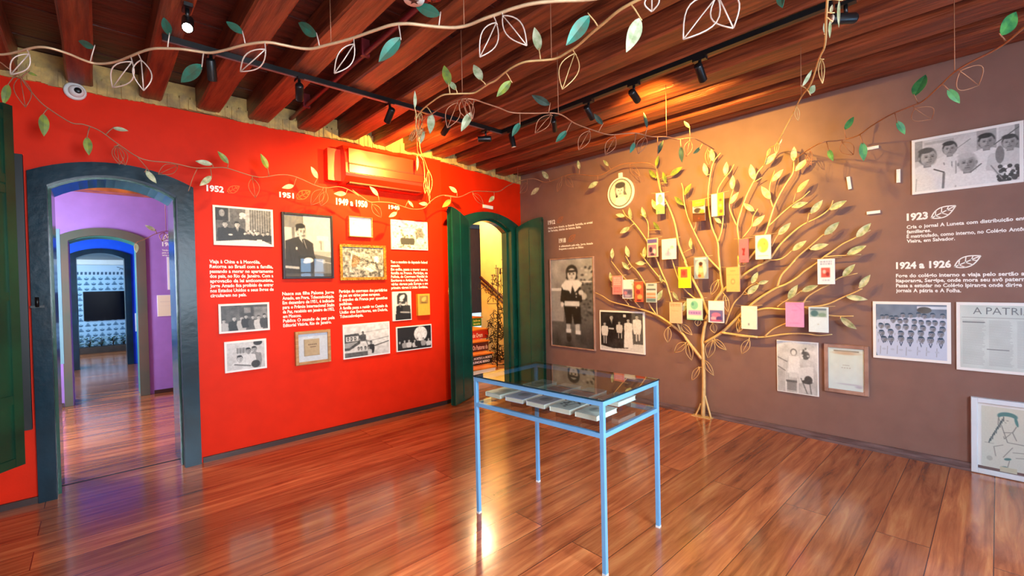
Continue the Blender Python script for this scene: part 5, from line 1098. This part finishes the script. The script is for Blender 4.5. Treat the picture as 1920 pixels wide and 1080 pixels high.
for k, (lx, ly, lb, c, sd) in enumerate(TB):
    wp = MT @ Vector((lx, ly, .7297)); a = TA-R90+random.uniform(-.05, .05)
    s_ = empty('acrylic_stand', tuple(wp), a, label='clear acrylic block in the glass table under the '+['pale green book', 'lilac-grey book', 'pinkish grey book', 'book with bold black marks', 'plain cream book', 'off-white book at the back left', 'middle book of the back row', 'pale blue book', 'book with a green figure'][k], cat='stand', group='acrylic blocks in the glass table')
    b = MB(); b.box(-.052, .052, -.07, .07, 0, .036); b.build('block', ACRYL, s_)
    b = MB(); b.box(-.045, .045, -.06, .06, .0362, .0368); b.build('pad', M_BOARDW, s_)
    e = empty('display_book', tuple(wp+Vector((0, 0, .037))), a, label=lb, cat='book', group='books inside the glass display table')
    m = mat('bookcover_%d' % k, c, .45, var=.02); w, h, t = .138, .205, .026
    b = MB(); b.box(-w/2, w/2, -h/2, h/2, 0, .002); b.box(-w/2, w/2, -h/2, h/2, t-.002, t); b.box(-w/2, -w/2+.002, -h/2, h/2, .002, t-.002); b.build('cover', m, e)
    b = MB(); b.box(-w/2+.002, w/2-.004, -h/2+.003, h/2-.003, .002, t-.002); b.build('pages', M_PAGE, e)
    pc = Pic(w/h, 44, c)
    if sd == 3:
        for i in range(16): pc.l(random.uniform(.1, .8), random.uniform(.1, .85), random.uniform(.2, .9), random.uniform(.1, .9), .012, (40, 40, 44)) if i < 5 else pc.e(random.uniform(.15, .85), random.uniform(.15, .85), .07, .03, (50, 50, 54))
    elif sd == 8: pc.e(.5, .45, .25, .2, (150, 206, 190)).e(.4, .6, .2, .1, (206, 226, 160)).l(.4, .7, .6, .3, .02, (110, 170, 160))
    else:
        d_ = tuple(int(v*.78) for v in c); pc.e(.5, .5, .28, .2, d_).l(.2, .12, .8, .12, .02, d_).l(.3, .86, .7, .86, .015, d_).e(.4, .45, .1, .12, tuple(int(v*.65) for v in c))
    pc.mesh('cover_art', -w/2, w/2, -h/2, h/2, t+.0006, e, PRINTG, lay='xy')

# ------------------------------------------------------------------ stair hall behind door 2
b = MB(); b.box(5.72, 5.9, 5.3, 7.1, 0, 3.0); struct(b.build('wall_stair_side', M_CREAM))
b = MB(); b.box(3.9, 5.12, 7.5, 7.7, 0, 3.0); b.box(6.18, 6.8, 7.5, 7.7, 0, 3.0); b.box(5.12, 6.18, 7.5, 7.7, 2.72, 3.0); struct(b.build('wall_stair_far', M_CREAM))
b = MB(); b.box(3.0, 6.2, 5.15, 8.1, 2.86, 2.95); struct(b.build('ceiling_stair_hall', mat('cream_ceiling', (236, 200, 150), .6)))
b = MB(); b.box(3.2, 3.32, 5.1, 8.1, 0, 2.9); struct(b.build('wall_stair_left', M_CREAM))
b = MB(); b.box(5.0, 6.1, 5.1, 5.28, 0, 2.9); struct(b.build('wall_stair_near', M_CREAM))
d5 = struct(empty('door_5', (5.65, 7.52, .85)))
b = MB(); b.box(-.53, .53, 0, .06, 0, 1.86)
b.build('door_panel', mat('dark_brown_door', (52, 34, 26), .6, var=.2, stretch=(8, 8, 1), spec=.15), d5); b = MB(); b.box(-.53, -.43, -.03, 0, 0, 1.86); b.box(.43, .53, -.03, 0, 0, 1.86); b.box(-.53, .53, -.03, 0, 1.78, 1.86); b.box(.0, .03, -.02, 0, 0, 1.78); b.build('door_frame', mat('near_black_wood', (26, 26, 30), .3), d5)
sr = empty('staircase', (4.4, 5.5, 0), 0, label='orange wood staircase with coloured lettered risers beyond the right doorway', cat='staircase')
RC = [(236, 226, 190), (26, 24, 22), (92, 30, 22), (206, 44, 28), (52, 130, 46)]
RT = [None, ('A MORTE E A MORTE', 'QUINCAS BERRO'), ('Os Pastores da',), ('de Ogum',), ('Dona Flor e seus', 'dois maridos')]
RY0 = [5.42, 5.68, 5.92, 6.16, 6.62]
XR = [4.62, 4.78, 4.90, 5.10, 5.32]
for k in range(5):
    y0 = RY0[k]-5.5; yn = (RY0[k+1] if k < 4 else 7.45)-5.5; z0 = .17*k; x1 = XR[k]-4.4; x0 = -.95; xw = x1 if k < 4 else 1.6
    b = MB(); b.box(x0, x1, y0, yn+.02, z0, z0+.15); b.build('riser', mat('riser_%d' % k, RC[k], .5, var=.03), sr)
    b = MB(); b.box(x0, x1+.015, y0-.02, yn+.02, z0+.15, z0+.17); b.build('tread', M_STEPW, sr)
    if RT[k]:
        b = MB(); nl = len(RT[k])
        for i, s in enumerate(RT[k]):
            hh_ = .105/nl; zz = z0+.02+(nl-1-i)*(.12/nl)
            xa, xb = {1: ((4.35, 4.77), (4.35, 4.72)), 2: ((4.56, 4.88),), 3: ((4.75, 4.97),), 4: ((5.13, 5.29), (5.13, 5.29))}[k][i]
            put_line(b, s, xa-4.4, xb-4.4, zz+hh_*.1, hh_*1.0, True, y0-.002, bold=.03)
        b.build('riser_lettering', mat('riser_letters_%d' % k, [(0,0,0), (240, 236, 220), (226, 196, 170), (250, 226, 190), (236, 236, 120)][k], .5), sr)
hr = empty('handrail', (5.69, 6.4, 1.0), 0, label='dark red handrail sloping down the yellow stair wall', cat='handrail')
b = MB(); b.tube([(0, .68, .60), (0, .02, .20), (0, -.4, -.08)], .03, 8); b.build('rail_bar', M_RAIL, hr)
b = MB(); b.tube([(0, .68, .50), (0, .02, .10), (0, -.4, -.18)], .016, 6); b.build('lower_bar', M_RAIL, hr)
wsx = empty('wire_sculpture', (5.2, 6.05, .0), math.radians(-40), label='tangled dark wire sculpture rising beside the coloured stairs', cat='sculpture')
rr = random.Random(5); M_WIRE = mat('dark_wire', (40, 22, 16), .5, var=.1)
for part, zlo, zhi, n_, sp_ in (('wire_base', .05, .8, 60, .16), ('wire_crown', .8, 1.75, 34, .2)):
    b = MB()
    for i in range(n_):
        z = zlo+(zhi-zlo)*rr.random()**1.2; x = rr.gauss(.06, sp_*.55)+(z-.9)*.05; pts = []
        for j in range(7): pts.append((x, rr.uniform(-.04, .04), z)); x += rr.gauss(0, .05); z += rr.gauss(.01, .05); z = max(z, .01)
        b.tube(smooth(pts, 3), .0055, 4)
    if part == 'wire_crown':
        for (x, z) in ((.02, 1.7), (.1, 1.62), (-.05, 1.5), (.14, 1.85)): b.tube([(x, 0, z-.25), (x, 0, z+.1)], .006, 4); b.tube([(x-.03, 0, z+.04), (x+.03, 0, z+.04)], .005, 4)
    b.tube([(0, 0, 0), (.02, 0, .5), (.05, 0, zhi)], .012, 6)
    b.build(part, M_WIRE, wsx)
def spot2(loc, tgt, power, size, col, label):
    e = empty('ceiling_spotlight', loc, 0, label=label, cat='spotlight')
    b = MB(); b.lathe((0, 0, -.02), [(.05, 0), (.05, .02)], 'z'); b.build('lamp_housing', M_WHITE, e); b = MB(); b.lathe((0, 0, -.022), [(.035, 0), (.035, .002)], 'z'); b.build('lamp_lens', M_LAMPW, e)
    l = bpy.data.lights.new('hall_lamp', 'POINT'); l.energy = power; l.color = col; l.shadow_soft_size = .06; o = bpy.data.objects.new('hall_lamp', l); COL.objects.link(o); o.location = (loc[0], loc[1], loc[2]-.1)
spot2((4.6, 5.8, 2.86), (4.6, 6, 0), 55, 120, (1, .74, .42), 'round ceiling lamp in the stair hall behind the right doorway')
spot2((5.2, 6.9, 2.86), (5, 7, 0), 25, 120, (1, .78, .5), 'round ceiling lamp above the upper stairs behind the right doorway')

# purple room: pictures and lettering on the far wall, notice in the blue room
WP = Wall('y', P2)
picture(WP, Q(313,482,340,482,340,543,315,543), lambda p: p.r(0, 0, 1, 1, .95).e(.5, .85, .12, .1, .5).r(.4, .8, .5, .98, .4), 'tall white sheet partly hidden by the door lining, on the purple wall', border=.01, n=40)
picture(WP, Q(294,553,332,553,334,592,296,593), lambda p: p.g((244, 236, 206), (240, 232, 200)).r(.1, .3, .9, .32, (220, 214, 190)).r(.1, .5, .9, .51, (226, 220, 196)), 'square cream sheet on the purple wall through the left doorway', border=.008, n=40)
text_block(WP, Q(304,467,334,467,334,481,304,481), ["Vende os direitos", "para o cinema e", "segue em viagem"], 'small white lettering on the purple wall beyond the left doorway', '1960', Q(304,454,328,454,328,461.5,304,461.5), emblem=((306, 452), (322, 438), M_LETTER))
WBL = Wall('y', 11.87)
picture(WBL, Q(253,587,268,587,269,621,254,621), lambda p: p.r(0, 0, 1, 1, (90, 160, 190)), 'small pale blue panel low on the blue wall beside the third doorway', 'wall_panel', border=.02, n=30)

for o in (FO,): bpy.data.objects.remove(o, do_unlink=True)
